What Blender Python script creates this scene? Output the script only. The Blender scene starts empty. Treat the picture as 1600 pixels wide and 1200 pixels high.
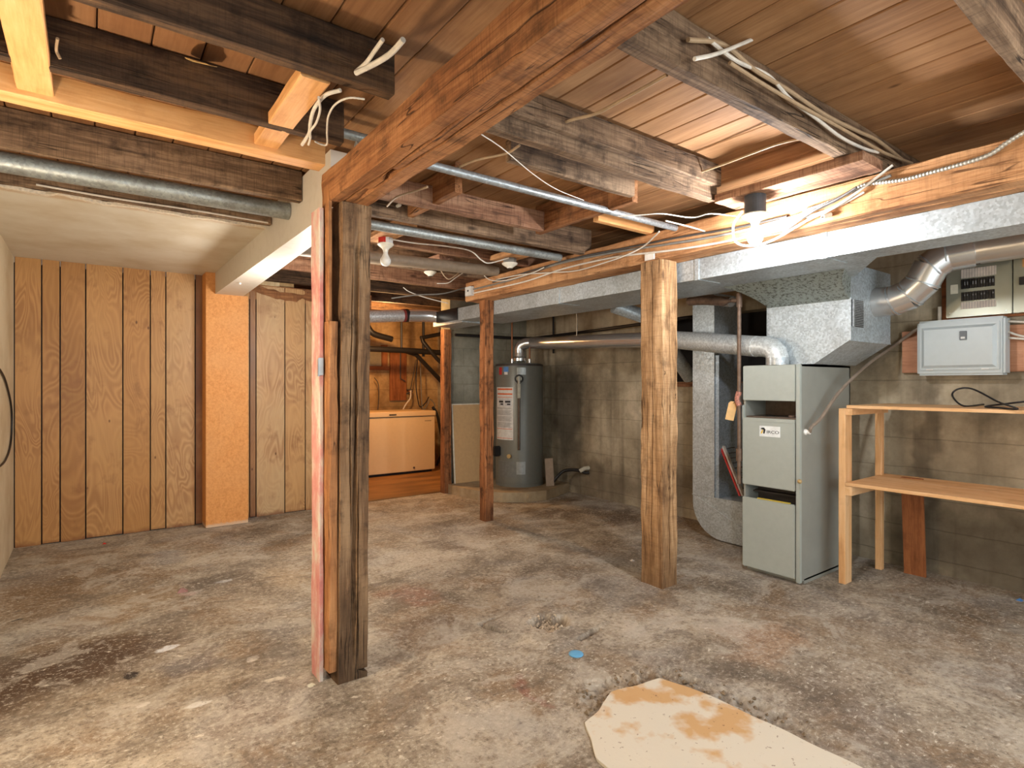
import bpy, math, random
from mathutils import Vector, noise, Matrix
random.seed(7)
PI = math.pi
scene = bpy.context.scene
C = scene.collection

# ---------------------------------------------------------------- camera, world, light, exposure
FPX = 889.94
YAW = math.radians(36.56)
HC = 1.2
cam_d = bpy.data.cameras.new('camera')
cam_d.sensor_width = 36; cam_d.lens = FPX * 36 / 1600; cam_d.clip_start = .02
cam = bpy.data.objects.new('camera', cam_d); C.objects.link(cam)
cam.location = (0, 0, HC); cam.rotation_euler = (PI / 2, 0, -YAW)
scene.camera = cam
scene.view_settings.view_transform = 'Standard'
scene.view_settings.look = 'None'
scene.view_settings.gamma = 1
scene.view_settings.use_curve_mapping = False
scene.view_settings.exposure = 0.6

world = bpy.data.worlds.new('world'); scene.world = world
world.use_nodes = True
bg = world.node_tree.nodes['Background']
bg.inputs[0].default_value = (.86, .95, 1.0, 1); bg.inputs[1].default_value = 2.0

def lamp(name, loc, power, color, radius):
    l = bpy.data.lights.new(name, 'POINT'); l.energy = power; l.color = color; l.shadow_soft_size = radius
    o = bpy.data.objects.new(name, l); C.objects.link(o); o.location = loc
    return o
lamp('warm_room_lamp', (-.35, 2.05, 1.25), 31, (1, .82, .62), .05)
lamp('fill_behind_camera', (1.3, -1.1, 1.6), 45, (1, .94, .86), .3)  # added fill light behind the camera, no fixture there
lamp('laundry_lamp', (2.75, 6.15, 1.95), 52, (1, .55, .22), .05)
lamp('fill_behind_post', (1.3, 3.9, 1.6), 30, (1, .93, .84), .12)  # unseen fill added to brighten the panelling and drywall ceiling
BULB_STRENGTH = 580

F = (math.sin(YAW), math.cos(YAW)); R = (math.cos(YAW), -math.sin(YAW))
def ray(u, v):
    a = (u - 800) / FPX
    return (F[0] + R[0] * a, F[1] + R[1] * a, -(v - 600) / FPX)
def PZ(u, v, z=0):
    r = ray(u, v); d = (z - HC) / r[2]; return Vector((r[0] * d, r[1] * d, z))
def PX(u, v, x):
    r = ray(u, v); d = x / r[0]; return Vector((x, r[1] * d, HC + r[2] * d))
def PY(u, v, y):
    r = ray(u, v); d = y / r[1]; return Vector((r[0] * d, y, HC + r[2] * d))

# ---------------------------------------------------------------- node helpers
class NT:
    def __init__(s, name):
        s.m = bpy.data.materials.new(name); s.m.use_nodes = True
        s.t = s.m.node_tree; s.b = s.t.nodes['Principled BSDF']
        s.pos = s.t.nodes.new('ShaderNodeNewGeometry').outputs['Position']
    def n(s, k, **kw):
        x = s.t.nodes.new(k)
        for a, b in kw.items(): setattr(x, a, b)
        return x
    def l(s, a, b): s.t.links.new(a, b)
    def mapped(s, scale, vec=None, loc=(0, 0, 0)):
        x = s.n('ShaderNodeMapping'); x.inputs['Scale'].default_value = scale; x.inputs['Location'].default_value = loc
        s.l(vec or s.pos, x.inputs['Vector']); return x.outputs[0]
    def noise(s, scale, detail=4, rough=.55, vec=None, dist=0):
        x = s.n('ShaderNodeTexNoise'); x.inputs['Scale'].default_value = scale; x.inputs['Detail'].default_value = detail
        x.inputs['Roughness'].default_value = rough; x.inputs['Distortion'].default_value = dist
        s.l(vec or s.pos, x.inputs['Vector']); return x.outputs['Fac']
    def noisec(s, scale, detail=3, vec=None):
        x = s.n('ShaderNodeTexNoise'); x.inputs['Scale'].default_value = scale; x.inputs['Detail'].default_value = detail
        s.l(vec or s.pos, x.inputs['Vector']); return x.outputs['Color']
    def vor(s, scale, vec=None, out='Distance', feature='F1', rnd=1):
        x = s.n('ShaderNodeTexVoronoi', feature=feature); x.inputs['Scale'].default_value = scale
        x.inputs['Randomness'].default_value = rnd
        s.l(vec or s.pos, x.inputs['Vector']); return x.outputs[out]
    def wave(s, scale, dist, dscale=1, vec=None, axis='X', detail=2):
        x = s.n('ShaderNodeTexWave', bands_direction=axis); x.inputs['Scale'].default_value = scale
        x.inputs['Distortion'].default_value = dist; x.inputs['Detail Scale'].default_value = dscale; x.inputs['Detail'].default_value = detail
        s.l(vec or s.pos, x.inputs['Vector']); return x.outputs['Fac']
    def rng(s, v, a, b, c=0, d=1, smooth=False):
        x = s.n('ShaderNodeMapRange'); s.l(v, x.inputs[0])
        if smooth: x.interpolation_type = 'SMOOTHSTEP'
        for i, q in enumerate((a, b, c, d)): x.inputs[i + 1].default_value = q
        return x.outputs[0]
    def math(s, op, a, b=None):
        x = s.n('ShaderNodeMath', operation=op)
        for i, q in enumerate((a, b)):
            if q is None: continue
            if isinstance(q, (int, float)): x.inputs[i].default_value = q
            else: s.l(q, x.inputs[i])
        return x.outputs[0]
    def vm(s, op, a, b):
        x = s.n('ShaderNodeVectorMath', operation=op)
        for i, q in enumerate((a, b)):
            if isinstance(q, (tuple, list)): x.inputs[i].default_value = q
            else: s.l(q, x.inputs[i])
        return x.outputs[1] if op == 'LENGTH' else x.outputs[0]
    def length(s, a):
        x = s.n('ShaderNodeVectorMath', operation='LENGTH'); s.l(a, x.inputs[0]); return x.outputs['Value']
    def mix(s, f, a, b, mode='MIX'):
        x = s.n('ShaderNodeMix', data_type='RGBA', blend_type=mode)
        for k, q in ((0, f), (6, a), (7, b)):
            if isinstance(q, (int, float)): x.inputs[k].default_value = q
            elif isinstance(q, (tuple, list)): x.inputs[k].default_value = tuple(q) + (1,) * (4 - len(q))
            else: s.l(q, x.inputs[k])
        return x.outputs[2]
    def ramp(s, f, stops):
        x = s.n('ShaderNodeValToRGB'); e = x.color_ramp.elements
        while len(e) < len(stops): e.new(.5)
        for q, (p, c) in zip(e, stops): q.position = p; q.color = tuple(c) + (1,)
        s.l(f, x.inputs[0]); return x.outputs[0]
    def sep(s, v=None):
        x = s.n('ShaderNodeSeparateXYZ'); s.l(v or s.pos, x.inputs[0]); return x.outputs
    def fin(s, col, rough=.8, metal=0, bump=None, bs=.3, bd=.004, spec=.3):
        b = s.b
        if isinstance(col, (tuple, list)): b.inputs['Base Color'].default_value = tuple(col) + (1,)
        else: s.l(col, b.inputs['Base Color'])
        if isinstance(rough, (int, float)): b.inputs['Roughness'].default_value = rough
        else: s.l(rough, b.inputs['Roughness'])
        b.inputs['Metallic'].default_value = metal
        b.inputs['Specular IOR Level'].default_value = spec
        if bump is not None:
            x = s.n('ShaderNodeBump'); x.inputs['Strength'].default_value = bs; x.inputs['Distance'].default_value = bd
            s.l(bump, x.inputs['Height']); s.l(x.outputs[0], b.inputs['Normal'])
        return s.m

def srgb(r, g, b):
    f = lambda c: (c / 255 / 12.92) if c / 255 <= .04045 else ((c / 255 + .055) / 1.055) ** 2.4
    return (f(r), f(g), f(b))

_mats = {}
def plain(name, col, rough=.6, metal=0, var=.12, spec=.35, scale=30):
    if name in _mats: return _mats[name]
    t = NT(name); nz = t.noise(scale, 4)
    c = t.mix(t.rng(nz, .3, .7), tuple(q * (1 - var) for q in col), tuple(min(1, q * (1 + var)) for q in col))
    _mats[name] = t.fin(c, rough, metal, nz, .15, .001, spec)
    return _mats[name]

WOOD = {  # dark, mid, light, stain, stain amount, saw marks, roughness, bump
 'beam':   (srgb(78, 50, 30), srgb(140, 94, 60), srgb(178, 128, 86), srgb(48, 32, 22), .35, .5, .8, .6),
 'beam2':  (srgb(124, 82, 52), srgb(182, 132, 88), srgb(208, 160, 114), srgb(84, 52, 32), .28, .35, .8, .5),
 'oldpost':(srgb(56, 42, 30), srgb(112, 86, 62), srgb(150, 122, 92), srgb(34, 24, 18), .45, .15, .85, .8),
 'rpost':  (srgb(98, 70, 46), srgb(172, 134, 94), srgb(208, 172, 130), srgb(70, 46, 30), .3, .4, .8, .7),
 'cpost':  (srgb(90, 56, 34), srgb(154, 100, 62), srgb(188, 130, 86), srgb(40, 26, 18), .5, .1, .8, .9),
 'stud':   (srgb(104, 68, 42), srgb(156, 108, 68), srgb(188, 138, 92), srgb(70, 40, 22), .3, .1, .7, .4),
 'joist':  (srgb(58, 44, 34), srgb(112, 90, 70), srgb(156, 130, 104), srgb(38, 28, 22), .45, .5, .85, .6),
 'joistd': (srgb(34, 26, 20), srgb(72, 54, 40), srgb(108, 82, 58), srgb(24, 18, 14), .4, .3, .85, .6),
 'joistr': (srgb(78, 52, 38), srgb(138, 100, 76), srgb(170, 132, 104), srgb(54, 34, 26), .35, .7, .85, .6),
 'newpine':(srgb(196, 140, 84), srgb(220, 166, 108), srgb(234, 188, 134), srgb(150, 92, 46), .12, .05, .6, .15),
 'subfl':  (srgb(118, 84, 56), srgb(160, 120, 82), srgb(188, 148, 106), srgb(96, 66, 44), .35, .05, .75, .25),
 'shelf':  (srgb(196, 144, 92), srgb(220, 172, 120), srgb(232, 192, 146), srgb(150, 100, 60), .15, .03, .55, .15),
 'redply': (srgb(142, 96, 70), srgb(174, 124, 94), srgb(192, 144, 114), srgb(110, 64, 44), .2, .02, .6, .2),
 'redwood':(srgb(110, 64, 36), srgb(146, 90, 54), srgb(168, 108, 66), srgb(80, 40, 22), .2, .02, .5, .1),
}
def wood(kind, axis):
    k = kind + '_' + axis
    if k in _mats: return _mats[k]
    d, m, l, st, sa, saw, ro, bu = WOOD[kind]
    t = NT('wood_' + k)
    sc = {'X': (.07, 1, 1), 'Y': (1, .07, 1), 'Z': (1, 1, .07)}[axis]
    v = t.mapped(sc)
    g1 = t.noise(14, 3, .6, v, 1.2); g2 = t.noise(110, 4, .65, v)
    bl = t.noise(2.6, 4, .6); bl2 = t.noise(9, 5, .65)
    f = t.math('ADD', t.math('MULTIPLY', g1, .6), t.math('ADD', t.math('MULTIPLY', g2, .35), t.math('MULTIPLY', bl, .25)))
    c = t.ramp(f, [(.42, d), (.58, m), (.74, l)])
    c = t.mix(t.math('MULTIPLY', t.rng(bl2, .52, .68), sa * 1.6), c, st)
    ky = t.mapped({'X': (.35, 1, 1), 'Y': (1, .35, 1), 'Z': (1, 1, .35)}[axis])
    kn = t.vor(5.5, ky); c = t.mix(t.math('MULTIPLY', t.rng(kn, .085, .035), .8), c, tuple(q * .7 for q in d))
    h = t.math('ADD', t.math('MULTIPLY', g2, .7), t.math('MULTIPLY', bl2, .4))
    if bu >= .4:      # dark drying cracks along the grain
        cv = t.noise(24, 2, .5, t.mapped({'X': (.035, 1, 1), 'Y': (1, .035, 1), 'Z': (1, 1, .035)}[axis]), .6)
        ln = t.rng(t.math('ABSOLUTE', t.math('SUBTRACT', cv, .5)), .012, .003)
        ln = t.math('MULTIPLY', ln, t.rng(t.noise(3.5, 2), .46, .56))
        c = t.mix(t.math('MULTIPLY', ln, .85), c, tuple(q * .35 for q in d)); h = t.math('SUBTRACT', h, ln)
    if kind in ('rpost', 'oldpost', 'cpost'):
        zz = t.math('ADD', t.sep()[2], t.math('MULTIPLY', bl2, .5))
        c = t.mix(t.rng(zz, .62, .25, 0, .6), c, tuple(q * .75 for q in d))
    if saw > .04:
        sv = t.mapped({'X': (1, .06, .06), 'Y': (.06, 1, .06), 'Z': (.06, .06, 1)}[axis])
        s = t.noise(170, 2, .5, sv)
        c = t.mix(t.math('MULTIPLY', t.rng(s, .5, .66), saw * .55), c, d)
        h = t.math('ADD', h, t.math('MULTIPLY', s, saw * .8))
    _mats[k] = t.fin(c, ro, 0, h, bu, .006, .25)
    return _mats[k]

def galv(name='galvanised_steel', col=(.47, .53, .56), metal=.45, rough=.42, dirt=.25):
    if name in _mats: return _mats[name]
    t = NT(name)
    sp = t.vor(95, out='Color'); x = t.sep(sp)[0]
    nz = t.noise(6, 4); n2 = t.noise(40, 4)
    c = t.mix(x, tuple(q * .78 for q in col), tuple(min(1, q * 1.18) for q in col))
    c = t.mix(t.math('MULTIPLY', t.rng(nz, .48, .7), dirt), c, srgb(105, 98, 84))
    r = t.rng(n2, .3, .7, rough - .08, rough + .12)
    _mats[name] = t.fin(c, r, metal, nz, .1, .004, .5)
    return _mats[name]

def concrete(name, c1, c2, c3, boards=.15, dark_spots=(), streaks=.5, tint=None, block=False):
    t = NT(name)
    a = t.noise(1.8, 6, .62); b = t.noise(14, 5, .65); fine = t.noise(90, 4, .7)
    c = t.ramp(a, [(.32, c1), (.5, c2), (.68, c3)])
    c = t.mix(t.rng(b, .45, .75, 0, .45), c, c1)
    st = t.noise(9, 4, .6, t.mapped((1, 1, .06)))
    c = t.mix(t.math('MULTIPLY', t.rng(st, .5, .72), streaks), c, tuple(q * .55 for q in c1))
    h = t.math('ADD', t.math('MULTIPLY', fine, .5), b)
    if boards:
        z = t.sep()[2]
        wob = t.math('MULTIPLY', t.noise(3, 2), .02)
        fr = t.math('FRACT', t.math('DIVIDE', t.math('ADD', z, wob), boards))
        line = t.rng(t.math('ABSOLUTE', t.math('SUBTRACT', fr, .5)), .028, .0)
        c = t.mix(t.math('MULTIPLY', line, .42), c, tuple(q * .45 for q in c1))
        tone = t.noise(1.0, 0, .5, t.mapped((.05, .05, 1 / boards * .9)))
        c = t.mix(t.rng(tone, .35, .65, 0, .35), c, tuple(q * .75 for q in c2))
        h = t.math('SUBTRACT', h, line)
    if block:
        x, y, z = t.sep()
        fz = t.math('FRACT', t.math('DIVIDE', z, .2))
        row = t.math('FLOOR', t.math('DIVIDE', z, .2))
        fx = t.math('FRACT', t.math('ADD', t.math('DIVIDE', x, .4), t.math('MULTIPLY', row, .5)))
        lz = t.rng(t.math('ABSOLUTE', t.math('SUBTRACT', fz, .5)), .47, .49)
        lx = t.rng(t.math('ABSOLUTE', t.math('SUBTRACT', fx, .5)), .482, .492)
        line = t.math('MAXIMUM', lz, lx)
        c = t.mix(t.math('MULTIPLY', line, .3), c, tuple(q * .6 for q in c2))
        h = t.math('SUBTRACT', h, t.math('MULTIPLY', line, 2))
    wv = t.vm('ADD', t.pos, t.vm('MULTIPLY', t.vm('SUBTRACT', t.noisec(5), (.5, .5, .5)), (.3, .3, .3)))
    for (p, rad, col, s) in dark_spots:
        q = t.vm('DIVIDE', t.vm('SUBTRACT', wv, p), rad)
        c = t.mix(t.rng(t.length(q), 1, .35, 0, s, True), c, col)
    return t.fin(c, .9, 0, h, .45, .006, .2)

# ---------------------------------------------------------------- mesh helpers
class MB:
    def __init__(s): s.v = []; s.f = []
    def add(s, vs, fs):
        o = len(s.v); s.v += [tuple(q) for q in vs]; s.f += [tuple(i + o for i in f) for f in fs]; return s
    def box(s, x0, x1, y0, y1, z0, z1, bev=0):
        if not bev:
            vs = [(x, y, z) for x in (x0, x1) for y in (y0, y1) for z in (z0, z1)]
            return s.add(vs, [(0, 1, 3, 2), (4, 6, 7, 5), (0, 4, 5, 1), (2, 3, 7, 6), (0, 2, 6, 4), (1, 5, 7, 3)])
        import bmesh
        bm = bmesh.new(); bmesh.ops.create_cube(bm, size=1)
        for w in bm.verts:
            w.co = ((x0 + x1) / 2 + w.co.x * (x1 - x0), (y0 + y1) / 2 + w.co.y * (y1 - y0), (z0 + z1) / 2 + w.co.z * (z1 - z0))
        bmesh.ops.bevel(bm, geom=bm.edges[:], offset=bev, segments=2, affect='EDGES')
        bm.verts.index_update()
        s.add([w.co for w in bm.verts], [tuple(w.index for w in f.verts) for f in bm.faces]); bm.free(); return s
    def prism(s, pts, axis, a, b):
        # pts: 2-D outline in the two remaining axes (order x,y,z without axis)
        def mk(p, q):
            return {'X': (q, p[0], p[1]), 'Y': (p[0], q, p[1]), 'Z': (p[0], p[1], q)}[axis]
        n = len(pts)
        return s.add([mk(p, a) for p in pts] + [mk(p, b) for p in pts],
                     [tuple(range(n))[::-1], tuple(range(n, 2 * n))] + [(i, (i + 1) % n, (i + 1) % n + n, i + n) for i in range(n)])
    def hexa(s, p):   # eight corners: bottom 4 then top 4
        return s.add(p, [(3, 2, 1, 0), (4, 5, 6, 7), (0, 1, 5, 4), (1, 2, 6, 5), (2, 3, 7, 6), (3, 0, 4, 7)])
    def tube(s, pts, r, n=8, smooth=True, sub=6, ridge=0, caps=True, twist=0):
        pts = [Vector(p) for p in pts]
        if smooth and len(pts) > 2:
            q = []
            P = [2 * pts[0] - pts[1]] + pts + [2 * pts[-1] - pts[-2]]
            for i in range(1, len(P) - 2):
                for k in range(sub):
                    t = k / sub
                    a, b, c, d = P[i - 1:i + 3]
                    q.append(.5 * ((2 * b) + (c - a) * t + (2 * a - 5 * b + 4 * c - d) * t * t + (3 * b - a - 3 * c + d) * t ** 3))
            q.append(pts[-1]); pts = q
        if ridge:
            L = [0]
            for i in range(1, len(pts)): L.append(L[-1] + (pts[i] - pts[i - 1]).length)
            k = int(L[-1] / ridge * 2); q = []
            j = 0
            for i in range(k + 1):
                d = L[-1] * i / k
                while j < len(L) - 2 and L[j + 1] < d: j += 1
                t = (d - L[j]) / max(1e-9, L[j + 1] - L[j]); q.append(pts[j].lerp(pts[j + 1], t))
            pts = q
        up = Vector((0, 0, 1)); prev = None; vs = []
        for i, p in enumerate(pts):
            d = (pts[min(i + 1, len(pts) - 1)] - pts[max(i - 1, 0)]).normalized()
            if prev is None:
                a = d.cross(up)
                if a.length < .1: a = d.cross(Vector((1, 0, 0)))
            else: a = prev - d * prev.dot(d)
            a.normalize(); prev = a; b = d.cross(a)
            rr = r[min(i, len(r) - 1)] if isinstance(r, (list, tuple)) else r
            if ridge: rr *= 1.0 if i % 2 else .8
            for k in range(n):
                an = 2 * PI * k / n
                vs.append(p + a * math.cos(an) * rr + b * math.sin(an) * rr)
        m = len(pts)
        fs = [(i * n + k, i * n + (k + 1) % n, (i + 1) * n + (k + 1) % n, (i + 1) * n + k) for i in range(m - 1) for k in range(n)]
        if caps: fs += [tuple(range(n))[::-1], tuple(range((m - 1) * n, m * n))]
        return s.add(vs, fs)
    def cyl(s, a, b, r, n=24, r2=None):
        return s.tube([a, b], [r, r if r2 is None else r2], n, False)
    def lathe(s, prof, c, n=24, axis='Z'):
        vs = []
        for (r, h) in prof:
            for k in range(n):
                a = 2 * PI * k / n; x, y = r * math.cos(a), r * math.sin(a)
                vs.append({'Z': (c[0] + x, c[1] + y, c[2] + h), 'Y': (c[0] + x, c[1] + h, c[2] + y), 'X': (c[0] + h, c[1] + x, c[2] + y)}[axis])
        m = len(prof)
        fs = [(i * n + k, i * n + (k + 1) % n, (i + 1) * n + (k + 1) % n, (i + 1) * n + k) for i in range(m - 1) for k in range(n)]
        fs += [tuple(range(n))[::-1], tuple(range((m - 1) * n, m * n))]
        return s.add(vs, fs)

def link(name, mb, mat, parent=None, label=None, cat=None, group=None, kind=None, smooth=False):
    me = bpy.data.meshes.new(name)
    vs = [Vector(v) for v in mb.v]
    lo = Vector([min(v[i] for v in vs) for i in range(3)]); hi = Vector([max(v[i] for v in vs) for i in range(3)])
    org = Vector(((lo.x + hi.x) / 2, (lo.y + hi.y) / 2, lo.z))
    me.from_pydata([v - org for v in vs], [], mb.f)
    import bmesh
    bm = bmesh.new(); bm.from_mesh(me); bmesh.ops.recalc_face_normals(bm, faces=bm.faces[:]); bm.to_mesh(me); bm.free()
    if smooth:
        for p in me.polygons: p.use_smooth = True
        me.set_sharp_from_angle(angle=math.radians(38))
    me.materials.append(mat)
    o = bpy.data.objects.new(name, me); C.objects.link(o)
    if parent is not None:
        o.parent = parent; o['_w'] = 1; del o['_w']
        w = parent.get('wloc'); o.location = org - Vector(WL[parent.name])
    else: o.location = org
    WL[o.name] = tuple(org)
    tag(o, label, cat, group, kind)
    return o
WL = {}
def tag(o, label=None, cat=None, group=None, kind=None):
    if label: o['label'] = label
    if cat: o['category'] = cat
    if group: o['group'] = group
    if kind: o['kind'] = kind
    return o
def thing(name, loc, label, cat, group=None):
    o = bpy.data.objects.new(name, None); C.objects.link(o); o.location = loc; o.empty_display_size = .05
    WL[o.name] = tuple(loc)
    return tag(o, label, cat, group)

def timber(axis, a0, a1, b0, b1, c0, c1, amp=.003, ch=.004, cracks=(), step=.05, seed=0, mb=None, shear=0):
    """rough-sawn length of timber; cross-section (b, c); cracks: (face, frac, t0, t1, width, depth)"""
    L = a1 - a0; n = max(2, int(L / step)); mb = mb or MB()
    W, Hh = b1 - b0, c1 - c0
    def face_pts(fi, t, tt):
        ln = W if fi in (0, 2) else Hh
        k = max(1, int(ln / .035))
        fr = [(i / k, 0) for i in range(1, k)]
        for ci, (cf, p, t0, t1, w, dep) in enumerate(cracks):
            if cf != fi: continue
            fr = [q for q in fr if abs(q[0] - p) > .16 or q[1]]
            env = min(1, max(0, (tt - t0) * 8)) * min(1, max(0, (t1 - tt) * 8))
            pc = p + .09 * (noise.noise(Vector((t * 1.3, seed + ci * 7, 2)))) + .02 * noise.noise(Vector((t * 9, seed, 5)))
            ww = w / ln * (.8 + 1.6 * abs(noise.noise(Vector((t * 4, seed + ci, 9))))) 
            fr += [(pc - ww, 0), (pc - ww * .4, dep * env * .8), (pc + ww * .4, dep * env), (pc + ww, 0)]
        return sorted(fr)
    rings = []
    for i in range(n + 1):
        tt = i / n; a = a0 + L * tt; ring = []
        for fi in range(4):
            c_ = max(.0008, ch * (.5 + 1.3 * noise.noise(Vector((a * 6, fi * 13.1 + seed, 1))) + .5))
            ln = W if fi in (0, 2) else Hh
            cf = c_ / ln
            for (p, dep) in [(cf, 0)] + [q for q in face_pts(fi, a, tt) if cf < q[0] < 1 - cf] + [(1 - cf, 0)]:
                if fi == 0: b, c, nb, nc = b0 + W * p, c0, 0, -1
                elif fi == 1: b, c, nb, nc = b1, c0 + Hh * p, 1, 0
                elif fi == 2: b, c, nb, nc = b1 - W * p, c1, 0, 1
                else: b, c, nb, nc = b0, c1 - Hh * p, -1, 0
                dsp = amp * (noise.noise(Vector((a * 3, b * 14 + seed, c * 14))) + .5 * noise.noise(Vector((a * 14, b * 30, c * 30 + seed)))) - dep
                ring.append((a, b + nb * dsp, c + nc * dsp))
        rings.append(ring)
    m = min(len(r) for r in rings)
    if any(len(r) != m for r in rings):      # keep ring topology equal
        m0 = m
        rings = [r if len(r) == m0 else [r[int(j * len(r) / m0)] for j in range(m0)] for r in rings]
    def mk(p):
        a, b, c = p
        return {'X': (a, b, c), 'Y': (b, a, c), 'Z': (b, c, a)}[axis]
    vs = [mk(p) for r in rings for p in r]
    fs = [(i * m + k, i * m + (k + 1) % m, (i + 1) * m + (k + 1) % m, (i + 1) * m + k) for i in range(n) for k in range(m)]
    fs += [tuple(range(m))[::-1], tuple(range(n * m, (n + 1) * m))]
    mb.add(vs, fs); return mb

# ================================================================ SETTING
YB = 5.5      # paneled wall plane
XL, XR = -.445, 4.3
YN = -1.6     # room continues behind the camera to here
ZS = 2.25     # underside of the floor boards above

# ---- floor
def floor_mat():
    t = NT('stained_concrete_floor')
    p2 = t.mapped((1, 1, 0))
    a = t.noise(1.3, 7, .62, p2, .4); b = t.noise(5.5, 6, .65, p2, .5); c_ = t.noise(26, 5, .7, p2); fine = t.noise(130, 3, .7)
    f = t.math('ADD', t.math('MULTIPLY', a, .5), t.math('ADD', t.math('MULTIPLY', b, .35), t.math('MULTIPLY', c_, .25)))
    c = t.ramp(f, [(.40, srgb(86, 76, 64)), (.48, srgb(124, 113, 98)), (.56, srgb(156, 145, 128)), (.66, srgb(190, 180, 162))])
    br = t.noise(2.1, 6, .65, t.mapped((1, 1, 0), loc=(7, 3, 0)), .5)
    c = t.mix(t.rng(br, .5, .6, 0, .55), c, srgb(128, 100, 68))
    gy_ = t.noise(1.6, 5, .6, t.mapped((1, 1, 0), loc=(4, 8, 0)), .5)
    c = t.mix(t.rng(gy_, .52, .62, 0, .45), c, srgb(146, 144, 140))
    wv = t.vm('ADD', p2, t.vm('MULTIPLY', t.vm('SUBTRACT', t.noisec(4, 5, p2), (.5, .5, .5)), (.55, .55, 0)))
    def blob(u, v, rx, ry, col, s, hard=.3, world=None):
        nonlocal c
        p = world or PZ(u, v)
        q = t.vm('DIVIDE', t.vm('SUBTRACT', wv, (p[0], p[1], 0)), (rx, ry, 1))
        c = t.mix(t.rng(t.length(q), 1, hard, 0, s, True), c, col)
    blob(90, 1045, .62, .42, srgb(66, 42, 22), .88)  # brown stain, deepened to paint in the shadow at lower left
    blob(60, 930, .55, .6, srgb(132, 102, 66), .5); blob(300, 918, .38, .32, srgb(92, 84, 76), .65)
    blob(300, 1040, .16, .2, srgb(108, 106, 108), .6)
    blob(262, 870, .2, .2, srgb(150, 150, 150), .5)
    blob(225, 935, .25, .3, srgb(150, 122, 84), .5)
    blob(660, 872, .32, .36, srgb(196, 188, 172), .6)
    blob(640, 925, .2, .22, srgb(150, 104, 84), .55)
    blob(700, 850, .22, .25, srgb(92, 82, 74), .6)
    blob(760, 830, .26, .2, srgb(104, 88, 72), .55)
    blob(960, 805, .30, .60, srgb(66, 52, 40), .75)
    blob(865, 800, .30, .35, srgb(80, 64, 50), .6)
    blob(800, 930, .55, .25, srgb(200, 186, 162), .45); blob(850, 972, .26, .26, srgb(186, 176, 160), .6)
    blob(1200, 1000, .35, .25, srgb(176, 130, 92), .35)
    blob(1380, 1010, .5, .3, srgb(150, 128, 100), .35)
    blob(1480, 905, .4, .25, srgb(120, 108, 94), .5)
    blob(840, 1075, .06, .14, srgb(132, 78, 66), .6)
    blob(660, 980, .25, .12, srgb(98, 76, 58), .55)
    blob(1290, 1090, .4, .3, srgb(120, 106, 92), .45)
    blob(450, 900, .3, .3, srgb(186, 168, 140), .5)
    # hard-edged drips of paint and oil
    wv2 = t.vm('ADD', p2, t.vm('MULTIPLY', t.vm('SUBTRACT', t.noisec(14, 3, p2), (.5, .5, .5)), (.06, .06, 0)))
    for (u, v, rx, ry, col, s) in [(205, 1055, .035, .045, srgb(34, 26, 24), .95), (262, 1013, .05, .03, srgb(214, 218, 222), .9),
            (308, 1100, .05, .02, srgb(210, 210, 205), .85), (392, 1030, .03, .03, srgb(206, 200, 188), .85), (350, 908, .05, .03, srgb(190, 192, 192), .8),
            (296, 928, .05, .04, srgb(172, 148, 140), .8), (225, 1100, .03, .02, srgb(214, 210, 200), .8), (484, 1072, .02, .015, srgb(220, 225, 210), .9),
            (430, 1062, .05, .02, srgb(210, 204, 190), .8), (30, 968, .03, .015, srgb(40, 30, 24), .9)]:
        p = PZ(u, v)
        q = t.vm('DIVIDE', t.vm('SUBTRACT', wv2, (p[0], p[1], 0)), (rx, ry, 1))
        c = t.mix(t.rng(t.length(q), 1, .7, 0, s), c, col)
    # pale flecks and dark pits
    fl = t.noise(34, 3, .6, t.mapped((1, 1.6, 0))); zone = t.rng(t.noise(1.7, 3, .5, t.mapped((1, 1, 0), loc=(2, 9, 0))), .42, .6)
    c = t.mix(t.math('MULTIPLY', t.rng(fl, .62, .66), t.math('MULTIPLY', zone, .85)), c, srgb(216, 210, 196))
    sc_ = t.noise(48, 6, .8, t.mapped((1, 1, 0), loc=(3, 3, 0)))
    c = t.mix(t.rng(sc_, .54, .60, 0, .5), c, srgb(208, 202, 188)); c = t.mix(t.rng(sc_, .46, .39, 0, .6), c, srgb(70, 60, 52))
    bg_ = t.noise(2.7, 9, .78, t.mapped((1, 1.2, 0), loc=(8, 5, 0)), .6)
    c = t.mix(t.rng(bg_, .53, .58, 0, .45), c, srgb(192, 186, 174)); c = t.mix(t.rng(bg_, .46, .40, 0, .5), c, srgb(92, 82, 72))
    ch_ = t.vor(9, t.vm('ADD', t.mapped((.8, 1.3, 0)), t.vm('MULTIPLY', t.noisec(30, 2, p2), (.06, .06, 0))))
    c = t.mix(t.math('MULTIPLY', t.rng(ch_, .10, .07), t.rng(t.noise(2.3, 2, .5, t.mapped((1, 1, 0), loc=(6, 6, 0))), .5, .55, 0, .8)), c, srgb(214, 208, 194))
    fl2 = t.noise(11, 4, .6, t.mapped((1, 1.5, 0), loc=(5, 1, 0)))
    c = t.mix(t.math('MULTIPLY', t.rng(fl2, .62, .68), .5), c, srgb(190, 182, 168))
    dk = t.noise(19, 5, .7, t.mapped((1, 1, 0), loc=(1, 4, 0)))
    c = t.mix(t.rng(dk, .60, .72, 0, .55), c, srgb(62, 50, 40))
    # darker brown towards the low points of the holes where the slab is broken
    z = t.sep()[2]
    c = t.mix(t.rng(z, -.008, -.03, 0, .6), c, srgb(92, 74, 56))
    h = t.math('ADD', t.math('MULTIPLY', c_, .6), t.math('MULTIPLY', fine, .4))
    h = t.math('ADD', h, t.math('MULTIPLY', b, .8))
    return t.fin(c, t.rng(b, .3, .7, .62, .9), 0, h, .5, .008, .35)

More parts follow.
